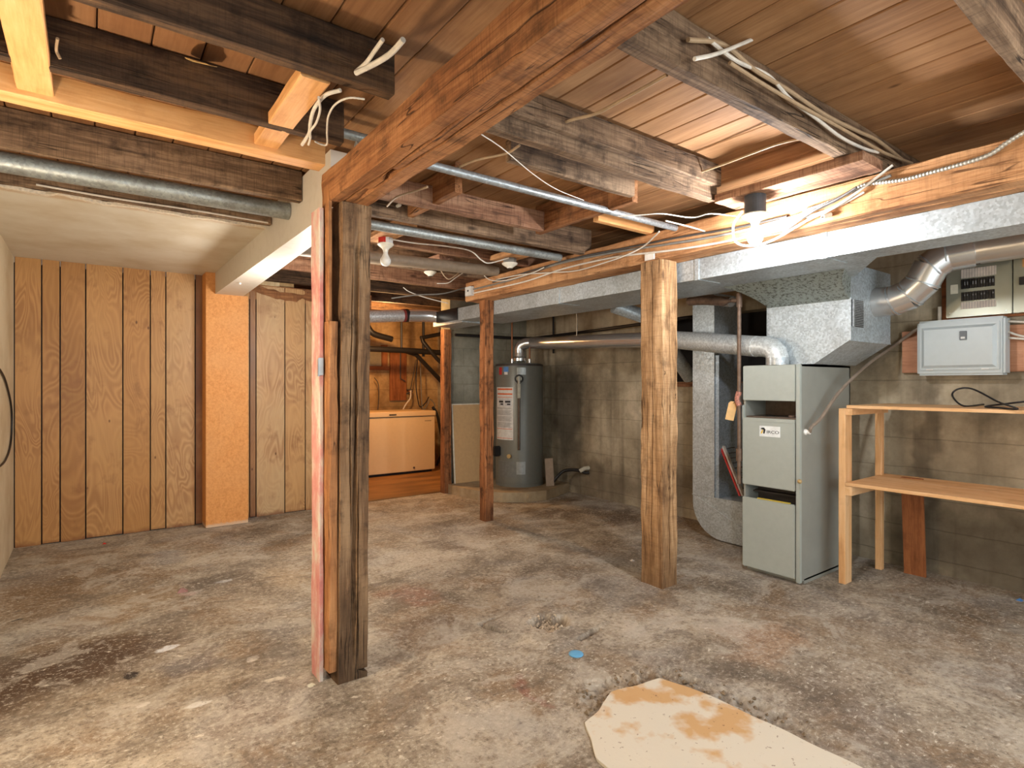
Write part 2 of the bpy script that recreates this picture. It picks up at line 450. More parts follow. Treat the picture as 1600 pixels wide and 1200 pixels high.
DR = (1.845, 2.19)        # broken drain hole
PATCH = [(1.30, 1.30), (1.40, 1.46), (1.63, 1.545), (1.86, 1.50), (1.915, 1.30), (1.93, 1.0), (1.94, .6), (1.2, .6)]
def inpoly(x, y, P):
    c = False; j = len(P) - 1
    for i in range(len(P)):
        if (P[i][1] > y) != (P[j][1] > y) and x < (P[j][0] - P[i][0]) * (y - P[i][1]) / (P[j][1] - P[i][1]) + P[i][0]: c = not c
        j = i
    return c
def polyd(x, y, P):
    best = 9; j = len(P) - 1
    for i in range(len(P)):
        a = Vector(P[j]); b = Vector(P[i]); p = Vector((x, y)); ab = b - a
        t = max(0, min(1, (p - a).dot(ab) / ab.dot(ab))); best = min(best, (p - a - ab * t).length); j = i
    return best
def floor_h(x, y):
    z = .004 * noise.noise(Vector((x * 1.5, y * 1.5, 0))) + .0015 * noise.noise(Vector((x * 9, y * 9, 3)))
    # drain: dished square patch, ragged hole in the middle
    dx, dy = x - DR[0], y - DR[1]; r = math.hypot(dx * 1.0, dy * .95)
    if r < .5:
        an = math.atan2(dy, dx)
        rh = .088 + .05 * noise.noise(Vector((math.cos(an) * 1.7, math.sin(an) * 1.7, 4)))
        k = max(0, min(1, (rh - r) / .045 + .5)); z -= .042 * k * k * (3 - 2 * k) * (1 + .3 * noise.noise(Vector((x * 25, y * 25, 7))))
        sq = max(abs(dx + dy * .2), abs(dy - dx * .2)) + .02 * noise.noise(Vector((x * 7, y * 7, 2)))
        if sq < .235: z += .006 * min(1, (.235 - sq) / .02) * (1 if r > rh else 0)
        e = abs(sq - .235)
        if e < .016 and noise.noise(Vector((x * 6, y * 6, 8))) > .02: z -= .03 * (1 - e / .016)
        if rh < r < rh + .05: z += .005 * noise.noise(Vector((x * 60, y * 60, 1)))
    if 1.1 < x < 2.2 and .8 < y < 1.8:
        d = polyd(x, y, PATCH); ins = inpoly(x, y, PATCH)
        if not ins:
            w = .10 + .07 * noise.noise(Vector((x * 5, y * 5, 6)))
            if d < w and y > 1.05 - .2 and (x > 1.5):
                k = min(1, (w - d) / .02); z -= k * (.016 + .022 * noise.noise(Vector((x * 24, y * 24, 0))) + .005 * noise.noise(Vector((x * 80, y * 80, 0))))
        else: z -= .004
    return z
def axis_pts(a, b, segs):
    r = [a]; x = a
    while x < b:
        st = .045
        for (s, e, d) in segs:
            if s <= x < e: st = d
        x += st; r.append(min(x, b))
    return r
gx = axis_pts(XL - .1, XR + .1, [(1.4, 2.15, .0075)])
gy = axis_pts(YN, YB + .04, [(1.0, 1.72, .0075), (1.9, 2.5, .0085)])
mb = MB(); nx, ny = len(gx), len(gy)
mb.v = [(x, y, floor_h(x, y)) for y in gy for x in gx]
mb.f = [(j * nx + i, j * nx + i + 1, (j + 1) * nx + i + 1, (j + 1) * nx + i) for j in range(ny - 1) for i in range(nx - 1)]
me = bpy.data.meshes.new('floor'); me.from_pydata(mb.v, [], mb.f)
for p in me.polygons: p.use_smooth = True
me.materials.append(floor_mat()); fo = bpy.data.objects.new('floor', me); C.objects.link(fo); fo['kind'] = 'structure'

# laundry floor, coloured brown to carry the warm light in there
t = NT('warm_light_brown_floor'); a = t.noise(3, 5, .6, t.mapped((.3, 1, 1)))
m_lf = t.fin(t.ramp(a, [(.35, srgb(104, 70, 34)), (.65, srgb(158, 112, 62))]), .55, 0, a, .2, .004)
mb = MB().box(1.7, 4.9, YB + .035, 7.75, -.05, .012); link('floor_laundry', mb, m_lf, kind='structure')

# ---- white / rust stained patch in the floor
t = NT('white_patch_mortar')
a = t.noise(7, 5, .6); b = t.noise(60, 4, .6)
dd = t.length(t.vm('MULTIPLY', t.vm('SUBTRACT', t.pos, (1.80, 1.42, 0)), (1.0, 1.0, 0)))
c = t.mix(t.rng(t.math('ADD', t.noise(5.5, 4, .55, t.mapped((1, 1, 1), loc=(.7, .2, 0))), t.math('MULTIPLY', dd, -.45)), 0.36, .46, 0, .8), srgb(216, 210, 194), srgb(200, 152, 86))
c = t.mix(t.rng(a, .62, .8, 0, .3), c, srgb(190, 140, 90)); c = t.mix(t.rng(b, .66, .7, 0, .6), c, srgb(110, 80, 60))
m_patch = t.fin(c, .75, 0, b, .25, .003)
mb = MB(); pp = []
for i in range(len(PATCH)):
    a = Vector(PATCH[i]); b = Vector(PATCH[(i + 1) % len(PATCH)])
    for k in range(8):
        q = a.lerp(b, k / 8); pp.append((q.x + .012 * noise.noise(Vector((q.x * 9, q.y * 9, 1))), q.y + .012 * noise.noise(Vector((q.x * 9, q.y * 9, 5)))))
mb.prism(pp, 'Z', -.03, .006)
link('mortar_patch', mb, m_patch, label='white mortar patch with orange rust stains set into the broken floor', cat='floor patch')

# rubble crumbs round the patch
mb = MB(); rr = random.Random(3)
for i in range(900):
    x = rr.uniform(1.45, 2.12); y = rr.uniform(.95, 1.72)
    if inpoly(x, y, PATCH): continue
    d = polyd(x, y, PATCH)
    if d > .12 or rr.random() < d * 6: continue
    s = rr.uniform(.003, .011) * (1.5 if rr.random() < .1 else 1); z = floor_h(x, y) + s * .3
    a = rr.uniform(0, 6)
    mb.add([(x + s * math.cos(a + k * PI / 2) * rr.uniform(.7, 1.2), y + s * math.sin(a + k * PI / 2) * rr.uniform(.7, 1.2), z) for k in range(4)] +
           [(x + rr.uniform(-.3, .3) * s, y + rr.uniform(-.3, .3) * s, z + s * .8), (x, y, z - s * .8)],
           [(0, 1, 4), (1, 2, 4), (2, 3, 4), (3, 0, 4), (1, 0, 5), (2, 1, 5), (3, 2, 5), (0, 3, 5)])
link('rubble', mb, plain('rubble_stone', srgb(128, 112, 92), .9, 0, .4, scale=60), label='loose concrete crumbs around the white mortar patch', cat='rubble', kind='stuff')
mb = MB()
for i in range(260):
    a = rr.uniform(0, 6.28); q = rr.uniform(0, .095); x, y = DR[0] + math.cos(a) * q, DR[1] + math.sin(a) * q
    s = rr.uniform(.003, .012); z = floor_h(x, y) + s * .4
    mb.add([(x + s * math.cos(k * PI / 2) * rr.uniform(.6, 1.2), y + s * math.sin(k * PI / 2), z) for k in range(4)] + [(x, y, z + s * .8), (x, y, z - s)],
           [(0, 1, 4), (1, 2, 4), (2, 3, 4), (3, 0, 4), (1, 0, 5), (2, 1, 5), (3, 2, 5), (0, 3, 5)])
link('rubble', mb, plain('drain_debris', srgb(184, 170, 150), .9, 0, .4, scale=60), label='pale debris filling the broken drain hole', cat='rubble', kind='stuff')

# ---- left wall (cream), paneled wall, right concrete wall, block wall, laundry walls
t = NT('cream_wall_paint'); a = t.noise(2.4, 5, .6); b = t.noise(12, 4, .6)
c = t.mix(t.rng(a, .4, .7), srgb(216, 202, 172), srgb(192, 172, 136)); c = t.mix(t.rng(b, .62, .74, 0, .6), c, srgb(226, 218, 196))
m_cream = t.fin(c, .6, 0, b, .2, .003)
link('wall_left', MB().box(XL - .1, XL, YN, YB + .1, -.02, ZS + .05), m_cream, kind='structure')

def panel_mat():
    t = NT('printed_wood_panelling')
    tone = t.n('ShaderNodeAttribute', attribute_name='tone').outputs['Fac']
    off = t.n('ShaderNodeCombineXYZ'); t.l(t.math('MULTIPLY', tone, 37.0), off.inputs[0]); t.l(t.math('MULTIPLY', tone, 11.0), off.inputs[2])
    v0 = t.vm('ADD', t.pos, off.outputs[0])
    v = t.mapped((1, .2, .3), v0)
    n1 = t.noise(4.2, 2, .45, v, .9)
    rings = t.math('FRACT', t.math('MULTIPLY', n1, 22))
    line = t.rng(t.math('ABSOLUTE', t.math('SUBTRACT', rings, .5)), .5, .1)
    g2 = t.noise(190, 3, .6, t.mapped((1, .2, .03), v0)); bl = t.noise(2.2, 4, .55, t.mapped((1, 1, .7), v0)); b2 = t.noise(9, 3, .6, t.mapped((1, 1, .8), v0))
    base = t.ramp(tone, [(0, srgb(158, 112, 58)), (.3, srgb(180, 132, 74)), (.6, srgb(192, 150, 96)), (.85, srgb(194, 164, 122)), (.98, srgb(118, 80, 52))])
    base = t.mix(t.math('GREATER_THAN', tone, 1.5), base, (.004, .003, .002))
    c = t.mix(t.rng(bl, .35, .68, 0, .5), base, srgb(198, 146, 88))
    c = t.mix(t.math('MULTIPLY', line, t.rng(t.noise(2.0, 2, .5), .4, .6, .12, .5)), c, srgb(132, 80, 40))
    c = t.mix(t.rng(g2, .5, .75, 0, .16), c, srgb(110, 66, 32))
    c = t.mix(t.rng(b2, .58, .72, 0, .4), c, srgb(126, 80, 44))
    z = t.sep()[2]
    # water-damaged brown base
    c = t.mix(t.rng(t.math('ADD', z, t.math('MULTIPLY', b2, .10)), .085, .05, 0, .75), c, srgb(112, 62, 34))
    kn = t.vor(7, t.mapped((1, 1, .5), v0)); c = t.mix(t.rng(kn, .06, .03, 0, .8), c, srgb(84, 48, 24))
    c = t.mix(t.math('GREATER_THAN', tone, 1.5), c, (.006, .004, .003))
    return t.fin(c, .45, 0, g2, .1, .002, .35)
seams = [-.442, -.287, -.179, -.024, .213, .399, .507, .722, .80, 1.152, 1.205, 1.455, 1.641, 1.749, 1.95, 2.2]
tones = [.35, .18, .05, .45, .3, .5, .72, .99, .5, .97, .84, .66, .75, .6, .8]
mb = MB(); at = []
for i in range(len(seams) - 1):
    x0, x1 = seams[i], seams[i + 1]; g = .0045
    n0 = len(mb.f); zt = 2.14 if x1 < .9 else 2.09
    mb.prism([(x0 + g * .3, YB + .004), (x0 + g * .3, YB + .012), (x1 - g * .3, YB + .012), (x1 - g * .3, YB + .004), (x1 - g, YB), (x0 + g, YB)], 'Z', .002 + .006 * (i % 2), zt)
    at += [tones[i]] * (len(mb.f) - n0); at[n0 + 5] = at[n0 + 7] = 2.0     # grooves are painted black-brown
mb.box(XL, 2.2, YB + .0115, YB + .05, .002, 2.09); at += [2.0] * 6
me = bpy.data.meshes.new('wall_back'); me.from_pydata(mb.v, [], mb.f); A = me.attributes.new('tone', 'FLOAT', 'FACE')
for i, q in enumerate(at): A.data[i].value = q
me.materials.append(panel_mat()); o = bpy.data.objects.new('wall_back', me); C.objects.link(o); o['kind'] = 'structure'

ply = wood('redply', 'X')
GREY1, GREY2, GREY3 = srgb(122, 112, 94), srgb(178, 166, 142), srgb(210, 198, 174)
m_wr = concrete('board_formed_concrete', GREY1, GREY2, GREY3, .19, [((4.3, 4.75, .9), (.5, .42, .95), srgb(42, 38, 34), .8), ((4.3, 4.3, .15), (.5, .8, .35), srgb(70, 58, 44), .6),
        ((4.3, .9, .2), (.5, .9, .45), srgb(58, 46, 34), .7), ((4.3, 3.4, .2), (.5, .5, .4), srgb(84, 72, 58), .5), ((4.3, 1.35, .8), (.5, .10, .7), srgb(60, 50, 40), .55)], .55)
W0, W1, WZ0, WZ1 = 2.15, 3.42, 1.22, 1.80
mb = MB().box(XR, XR + .2, YN, W0, -.05, ZS).box(XR, XR + .2, W1, 7.8, -.05, ZS).box(XR, XR + .2, W0, W1, -.05, WZ0).box(XR, XR + .2, W0, W1, WZ1, ZS)
link('wall_right', mb, m_wr, kind='structure')
m_dark = plain('boarded_window_dark', srgb(30, 28, 28), .8)
w = link('window_1', MB().box(XR + .16, XR + .2, W0, W1, WZ0, WZ1), m_dark, kind='structure')
link('window_frame', timber('Y', W0, W1, XR - .01, XR + .18, WZ0 - .045, WZ0 - .002, .002), wood('joistr', 'Y'), w)
link('window_frame', timber('Z', WZ0, WZ1, XR + .10, XR + .16, 2.78, 2.84, .002), wood('joistr', 'Z'), w)

m_blk = concrete('grey_block_wall', srgb(104, 102, 90), srgb(136, 134, 120), srgb(160, 158, 144), 0, [((3.4, 5.5, .2), (.5, .4, .5), srgb(140, 138, 128), .5)], .15, block=True)
link('wall_block', MB().box(3.22, XR + .1, YB, YB + .2, -.05, ZS), m_blk, kind='structure')

m_lw = concrete('rough_laundry_concrete', srgb(112, 86, 54), srgb(184, 150, 104), srgb(214, 184, 138), .25, (), .4)
link('wall_laundry', MB().box(1.5, 4.95, 7.72, 7.85, -.05, ZS), m_lw, kind='structure')
link('wall_laundry_left', MB().box(1.42, 1.55, YB + .05, 7.8, -.05, ZS), m_lw, kind='structure')

# ---- ceiling: floor boards above, running away from the camera
def sub_mat():
    t = NT('subfloor_boards')
    tone = t.n('ShaderNodeAttribute', attribute_name='tone').outputs['Fac']
    d, m, l, st, sa, saw, ro, bu = WOOD['subfl']
    off = t.n('ShaderNodeCombineXYZ'); t.l(t.math('MULTIPLY', tone, 23.0), off.inputs[1])
    v0 = t.vm('ADD', t.pos, off.outputs[0])
    v = t.mapped((1, .07, 1), v0)
    g1 = t.noise(12, 3, .6, v, 1.5); g2 = t.noise(120, 4, .6, v); bl = t.noise(3, 4, .6)
    f = t.math('ADD', t.math('MULTIPLY', g1, .7), t.math('MULTIPLY', g2, .35))
    c = t.ramp(f, [(.28, d), (.53, m), (.80, l)])
    c = t.mix(t.math('MULTIPLY', tone, .35), c, srgb(150, 104, 66))
    c = t.mix(t.rng(bl, .52, .7, 0, .4), c, st)
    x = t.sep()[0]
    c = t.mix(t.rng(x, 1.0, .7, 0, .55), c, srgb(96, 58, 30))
    kn = t.vor(4, t.mapped((1, .5, 1), v0)); c = t.mix(t.rng(kn, .06, .03, 0, .7), c, srgb(70, 42, 24))
    return t.fin(c, .75, 0, g2, .25, .003, .25)
mb = MB(); at = []; x = 1.387 - .137 * 14; i = 0; rr = random.Random(5)
while x < XR + .15:
    wdt = .137
    # boards butt at joists
    cuts = [YN] + sorted(rr.sample([.44, 1.63, 2.83, 4.05, 5.25, 6.45], 2)) + [7.8]
    for k in range(len(cuts) - 1):
        n0 = len(mb.f); dz = rr.uniform(0, .003)
        mb.prism([(x + .0022, ZS + .02), (x + .0022, ZS + dz + .003), (x + .006, ZS + dz), (x + wdt - .006, ZS + dz), (x + wdt - .0022, ZS + dz + .003), (x + wdt - .0022, ZS + .02)], 'Y', cuts[k] + .001, cuts[k + 1] - .001)
        at += [rr.random()] * (len(mb.f) - n0)
    x += wdt; i += 1
mb.box(XL - .1, XR + .2, YN, 7.8, ZS + .02, ZS + .04); at += [.5] * 6
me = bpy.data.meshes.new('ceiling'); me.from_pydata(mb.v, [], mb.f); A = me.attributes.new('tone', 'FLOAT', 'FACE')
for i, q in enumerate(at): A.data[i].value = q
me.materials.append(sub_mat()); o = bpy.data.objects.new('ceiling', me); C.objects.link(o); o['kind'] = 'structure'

# drywall ceiling remnant with torn front edge
m_dry = NT('drywall_paint'); t = m_dry; a = t.noise(3, 4, .6); b = t.noise(20, 4)
c = t.mix(t.rng(a, .4, .7), srgb(222, 214, 196), srgb(206, 192, 166)); y = t.sep()[1]
c = t.mix(t.rng(t.math('ADD', y, t.math('MULTIPLY', b, .06)), 3.70, 3.66, 0, .55), c, srgb(190, 150, 100))
m_dry = t.fin(c, .6, 0, b, .05, .002)
mb = MB(); pts = []; n = 90
for i in range(n + 1):
    x = XL + (.845 - XL) * i / n
    y = 3.60 + .036 * noise.noise(Vector((x * 8, 0, 0))) + .014 * noise.noise(Vector((x * 40, 1, 0)))
    if abs(x + .12) < .05: y -= .055 * (1 - abs(x + .12) / .05)
    if x < -.34: y -= .03
    pts.append((x, y))
mb.prism(pts + [(.845, YB + .01), (XL, YB + .01)], 'Z', 2.130, 2.142)
dc = link('ceiling_drywall', mb, m_dry, kind='structure')
mb = MB()
for i in range(n):
    a, b = pts[i], pts[i + 1]
    w0 = .022 + .02 * abs(noise.noise(Vector((a[0] * 30, 3, 0)))); w1 = .022 + .02 * abs(noise.noise(Vector((b[0] * 30, 3, 0))))
    mb.add([(a[0], a[1] - .002, 2.1285), (b[0], b[1] - .002, 2.1285), (b[0], b[1] + w1, 2.1285), (a[0], a[1] + w0, 2.1285),
            (a[0], a[1] - .003, 2.144), (b[0], b[1] - .003, 2.144), (b[0], b[1] + w1, 2.1301), (a[0], a[1] + w0, 2.1301)],
           [(3, 2, 1, 0), (4, 5, 6, 7), (0, 1, 5, 4), (1, 2, 6, 5), (2, 3, 7, 6), (3, 0, 4, 7)])
link('torn_edge', mb, plain('gypsum_white', srgb(224, 212, 192), .9, 0, .2, scale=90), dc, kind='stuff', label='white crumbling torn edge of the drywall')

# boxed-in beam, painted white
t = NT('white_bulkhead_paint'); b = t.noise(20, 4)
m_bulk = t.fin(t.mix(t.rng(b, .5, .8, 0, .3), srgb(222, 216, 204), srgb(190, 178, 156)), .5, 0, b, .06, .002)
bh = link('trim_1', MB().hexa([(.845, 2.47, 1.955), (.95, 2.47, 1.955), (1.07, YB, 1.955), (.845, YB, 1.955), (.845, 2.47, 2.225), (.95, 2.47, 2.225), (1.07, YB, 2.225), (.845, YB, 2.225)]), m_bulk, kind='structure')
mb = MB().tube([PZ(375, 442, 1.952), PZ(375, 442, 1.952) + Vector((0, 0, -.012))], .008, 10, False)
link('push_pin', mb, plain('white_plastic', srgb(232, 230, 224), .4), label='small white round knob under the white boxed beam', cat='knob')

# orange chipboard pilaster
t = NT('orange_chipboard'); a = t.vor(55, t.mapped((1, 1, .6)), out='Color'); v = t.sep(a)[0]; b = t.noise(70, 4, .7); nn = t.noise(2, 3)
c = t.mix(t.rng(b, .35, .65), srgb(200, 132, 68), srgb(222, 156, 92)); c = t.mix(t.math('MULTIPLY', v, .35), c, srgb(236, 172, 104))
c = t.mix(t.rng(nn, .5, .7, 0, .3), c, srgb(214, 162, 108))
z = t.sep()[2]; c = t.mix(t.rng(t.math('ADD', z, t.math('MULTIPLY', b, .05)), .06, .04, 0, .7), c, srgb(206, 190, 170))
m_chip = t.fin(c, .6, 0, b, .08, .002)
link('trim_2', MB().box(.775, 1.10, 5.31, YB, .003, 1.957).box(.775, .845, 5.31, YB, 1.956, 2.13), m_chip, kind='structure')

# ================================================================ POSTS AND BEAMS
_mp = timber('Z', -.002, 1.932, .793, .918, 2.235, 2.375, .006, .004, [(2, .5, .0, 1, .003, .012), (0, .5, .02, .97, .005, .022), (0, .36, .3, .9, .003, .012), (0, .62, .0, .45, .003, .014), (1, .5, .1, .8, .003, .012)], .02, 1)
_mp.v = [(x + .018 * z / 1.93, y, z) for x, y, z in _mp.v]
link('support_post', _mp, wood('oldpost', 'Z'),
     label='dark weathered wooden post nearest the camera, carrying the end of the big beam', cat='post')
mbp = timber('Z', -.002, 1.932, 2.690, 2.830, 2.150, 2.315, .007, .006, [(0, .45, .03, .98, .004, .02), (3, .55, .08, .95, .004, .016), (3, .3, .2, .7, .003, .01)], .02, 2)
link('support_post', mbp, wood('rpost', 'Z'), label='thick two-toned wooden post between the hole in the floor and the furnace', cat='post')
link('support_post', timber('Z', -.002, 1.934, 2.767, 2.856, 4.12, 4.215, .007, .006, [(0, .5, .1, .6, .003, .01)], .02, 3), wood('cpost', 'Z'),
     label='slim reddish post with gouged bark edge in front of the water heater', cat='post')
link('support_post', timber('Z', -.002, 1.80, 3.115, 3.205, 5.44, 5.53, .007, .006, [(0, .7, .0, 1, .004, .014)], .03, 4), wood('cpost', 'Z'),
     label='reddish door-jamb post at the corner of the grey block wall', cat='post')
link('beam', timber('Y', YN, 2.34, .765, .925, 1.932, 2.060, .005, .005, [(0, .58, .25, .97, .007, .05), (0, .36, .74, 1.1, .005, .04)], .03, 5), wood('beam', 'Y'),
     label='massive rough-sawn brown beam with a long crack, coming overhead to the nearest post', cat='beam')
link('beam', timber('Y', YN, 4.32, 2.690, 2.855, 1.932, 2.098, .006, .006, [(0, .5, .1, .5, .003, .015)], .035, 6), wood('beam2', 'Y'),
     label='long orange-brown timber beam above the galvanised duct, crossing the whole room', cat='beam')

# remnant of a stud wall on the left of the main post
link('wall_stud', timber('Z', .05, 1.45, .762, .797, 2.245, 2.335, .005, .005, (), .03, 7), wood('stud', 'Z'),
     label='lower brown stud with broken top nailed beside the nearest post', cat='stud')
link('wall_stud', timber('Z', 1.452, 2.02, .765, .780, 2.26, 2.34, .003, .003, (), .03, 8), wood('stud', 'Z'),
     label='upper splintered stud piece between the pink drywall strip and the beam end', cat='stud')
t = NT('pink_stained_drywall'); a = t.noise(9, 5, .7, t.mapped((1, 1, .5)))
c = t.ramp(a, [(.38, srgb(206, 196, 184)), (.5, srgb(204, 156, 148)), (.62, srgb(196, 128, 124)), (.75, srgb(140, 130, 130))])
m_pink = t.fin(c, .8, 0, a, .2, .003)
mb = timber('Z', .0, 1.91, .741, .759, 2.30, 2.40, .004, .003, (), .03, 9)
link('drywall_strip', mb, m_pink, label='narrow torn drywall strip with pink face left of the nearest post', cat='drywall strip')
link('outlet_clip', MB().box(.735, .7405, 2.295, 2.303, 1.23, 1.30).box(.7352, .756, 2.292, 2.2965, 1.235, 1.305, .001), plain('grey_metal', srgb(150, 156, 160), .4, .5),
     label='small grey metal plate on the edge of the pink drywall strip', cat='plate')

# ================================================================ JOISTS
JG = 'floor joists overhead'
def joist(y0, y1, x0, x1, z0, z1, kind, label, seed, cracks=(), amp=.004, cat='joist', group=JG):
    return link('joist', timber('X', x0, x1, y0, y1, z0, z1, amp, .004, cracks, .05, seed), wood(kind, 'X'), label=label, cat=cat, group=group)
ZT = ZS - .001
joist(.42, .46, .93, 3.9, 2.10, ZT, 'joist', 'grey joist at the top right corner of the view', 20)
joist(1.01, 1.062, .93, 3.9, 2.10, ZT, 'joist', 'joist with white cables clipped along its near face, over the furnace side', 21)
joist(1.61, 1.66, .93, 2.42, 2.08, 2.16, 'joist', 'lower half of the dusty doubled joist left of the lit bulb', 22)
joist(1.575, 1.608, .93, 2.40, 2.135, 2.236, 'joist', 'upper rounded-end half of the dusty doubled joist left of the lit bulb', 23)
joist(1.80, 1.835, 1.33, 2.05, 2.08, 2.165, 'joist', 'short pale grey joist piece with a diagonal cut end behind the doubled joist', 24)
joist(2.52, 2.56, .93, 2.10, 2.08, 2.19, 'joistr', 'reddish saw-marked joist piece ending at the cross block', 25)
joist(2.80, 2.85, .93, 2.75, 2.08, ZT, 'joist', 'long grey joist just above the unlit white bulb', 26)
joist(3.43, 3.48, .93, 4.2, 2.10, ZT, 'joistr', 'joist behind the unlit white bulb carrying its box', 27)
joist(4.03, 4.08, .93, 4.2, 2.10, ZT, 'joist', 'joist over the slim reddish post', 28)
joist(4.63, 4.68, .93, 4.2, 2.10, ZT, 'joistr', 'joist above the water heater front', 29)
joist(5.23, 5.28, 1.08, 4.2, 2.10, ZT, 'joistd', 'last dark joist before the laundry opening', 30)
joist(5.83, 5.88, 1.6, 4.2, 2.10, ZT, 'joistd', 'dark joist just inside the laundry opening', 31)
joist(6.5, 6.55, 1.6, 4.2, 2.10, ZT, 'joistd', 'dark joist over the beige chest freezer', 32)
joist(.42, .46, XL, .76, 2.10, ZT, 'joistd', 'dark joist at the top left above the yellow pine board', 33)
joist(1.03, 1.07, XL, .76, 2.10, ZT, 'joistd', 'dark joist left of the massive beam, nearer the top edge', 34)
joist(1.64, 1.69, XL, .762, 2.10, ZT, 'joistd', 'black joist behind the two dangling white wires', 35)
joist(2.08, 2.125, XL, .762, 2.10, ZT, 'joistd', 'dark joist right above the thin grey pipe on the left', 36)
joist(2.87, 2.92, XL, .84, 2.10, ZT, 'joist', 'water-stained brown joist above the round duct at left', 37)
joist(3.455, 3.50, XL, .84, 2.116, ZT, 'joist', 'joist just above the torn drywall edge', 38)
joist(2.29, 2.372, XL, .762, 2.08, 2.172, 'newpine', 'new yellow pine board running from the left wall to the nearest post', 39, (), .001, 'board', 'pine boards at the left')
def ypiece(x0, x1, y0, y1, z0, z1, kind, label, seed, cat='block', name='cross_block', amp=.002, group='cross blocks between the joists'):
    return link(name, timber('Y', y0, y1, x0, x1, z0, z1, amp, .003, (), .05, seed), wood(kind, 'Y'), label=label, cat=cat, group=group)
ypiece(.495, .58, 1.70, 2.29, 2.10, 2.14, 'newpine', 'wide yellow pine block slanting up from the pine board by the dangling wires', 40, name='pine_block', group='pine boards at the left')
ypiece(-.178, -.09, 1.60, 2.29, 2.10, 2.14, 'newpine', 'yellow pine block at the far top left of the view', 41, name='pine_block', group='pine boards at the left')
ypiece(1.375, 1.412, 2.30, 2.80, 2.10, 2.24, 'beam', 'brown cross block behind the massive beam', 42)
ypiece(2.10, 2.14, 1.86, 2.60, 2.08, 2.24, 'beam', 'dark cross block at the end of the reddish joist piece', 43)
ypiece(2.385, 2.57, .955, 1.60, 2.060, 2.0985, 'joistr', 'wide flat board holding the lit lamp, beside the long beam', 44, 'board', 'mounting_board', .002, None)
link('cross_block', timber('X', 2.25, 2.72, 2.235, 2.275, 2.10, 2.165, .002, .003, (), .05, 45), wood('newpine', 'X'), label='split pale block behind the far end of the thin grey pipe', cat='block', group='cross blocks between the joists')
ypiece(1.39, 1.53, 2.99, 3.425, 2.1, 2.135, 'beam2', 'orange-brown block just above the unlit white bulb', 46)
ypiece(2.34, 2.50, 3.08, 3.425, 2.1, 2.135, 'beam2', 'orange-brown block above the cream lampholder', 47)
ypiece(2.02, 2.14, 3.60, 4.025, 2.1, 2.14, 'joistr', 'brown block above the small white lampholder', 48)
link('ledger_board', timber('X', 1.1, 2.3, 5.50, 5.54, 1.96, 2.10, .003, .003, (), .05, 49), wood('beam', 'X'), label='brown header board over the laundry opening', cat='board')

# ================================================================ PIPES UP IN THE CEILING
m_gal = galv(); m_steel = galv('steel_pipe', (.42, .46, .48), .6, .35, .15); m_shiny = plain('shiny_vent', (.60, .60, .59), .26, .75, .05, .5, 5)
m_black = plain('black_abs', srgb(30, 28, 28), .45); m_copper = plain('aged_copper', srgb(128, 84, 58), .4, .7)
m_rust = plain('brown_iron_pipe', srgb(112, 92, 78), .5, .3, .3)
link('conduit', MB().tube([(XL, 2.19, 2.185), (.93, 2.19, 2.185)], .019, 14, False), galv('dull_galv', (.34, .37, .36), .5, .45, .5), smooth=True, label='dark pipe above the wide pine block at upper left', cat='pipe')
link('conduit', MB().tube([(.79, 2.035, 2.080), (2.66, 2.035, 2.080)], .0175, 14, False), m_steel, smooth=True, label='thin grey steel pipe passing over the massive beam toward the lit bulb', cat='pipe')
link('round_duct', MB().tube([(XL, 3.11, 2.108), (.842, 3.11, 2.108)], .043, 20, False), galv('dull_galv', (.34, .37, .36), .5, .45, .5), smooth=True, label='dull round metal duct beside the torn drywall edge', cat='duct')
link('drain_pipe', MB().tube([(1.0, 3.0, 2.084), (2.64, 3.0, 2.084)], .028, 16, False), galv('dull_galv'), smooth=True, label='grey pipe running above and behind the unlit white bulb', cat='pipe', group='pipes under the joists')
link('drain_pipe', MB().tube([(1.0, 3.55, 2.018), (2.44, 3.55, 2.056), (2.49, 3.55, 2.058)], [.040, .040, .034], 18, False), plain('tan_pipe', srgb(132, 116, 98), .55), smooth=True,
     label='thick tan pipe with a closed end at bulb height left of the cream lampholder', cat='pipe', group='pipes under the joists')

# ================================================================ DUCTWORK (supply trunk, plenum, elbow)
tr = thing('supply_duct', (2.95, 1.8, 1.8), 'long galvanised air duct under the orange-brown beam, with plenum above the furnace', 'air duct')
z0, z1 = 1.812, 1.932
mb = MB().box(2.858, 3.06, YN, 4.72, z0, z1)
link('trunk', mb, m_gal, tr)
for y in (1.30, 2.02, 3.25, .25):
    link('drive_cleat', MB().box(2.852, 3.066, y, y + .028, z0 - .004, z1 - .0), m_gal, tr)
# widened plate over the furnace and the flared collar down to the plenum
link('take_off', MB().prism([(3.055, 4.72), (3.38, 4.72), (3.42, 2.10), (3.50, 2.02), (3.50, 1.44), (3.06, 1.16)], 'Z', z0 + .002, z1), m_gal, tr)
link('branch_duct', MB().tube([(3.45, 3.25, 1.84), (3.75, 3.12, 1.74), PX(1078, 590, 4.22)], .06, 16, False), m_gal, tr, smooth=True)
mb = MB(); K = 8
for k in range(K + 1):
    s = k / K; x = 3.22 + .31 * s; z = z0 + .001 + (1.690 - z0) * s; e = (1 - s) ** 2
    ya, yb = 1.479 - .10 * e, 1.975 + .12 * e
    mb.v += [(x, ya, z), (x, yb, z), (3.54, yb, z1 - .01), (3.54, ya, z1 - .01)]
for k in range(K):
    o_ = k * 4
    mb.f += [(o_, o_ + 1, o_ + 5, o_ + 4), (o_ + 1, o_ + 2, o_ + 6, o_ + 5), (o_ + 3, o_, o_ + 4, o_ + 7), (o_ + 2, o_ + 3, o_ + 7, o_ + 6)]
mb.f += [(0, 3, 2, 1), (K * 4, K * 4 + 1, K * 4 + 2, K * 4 + 3)]
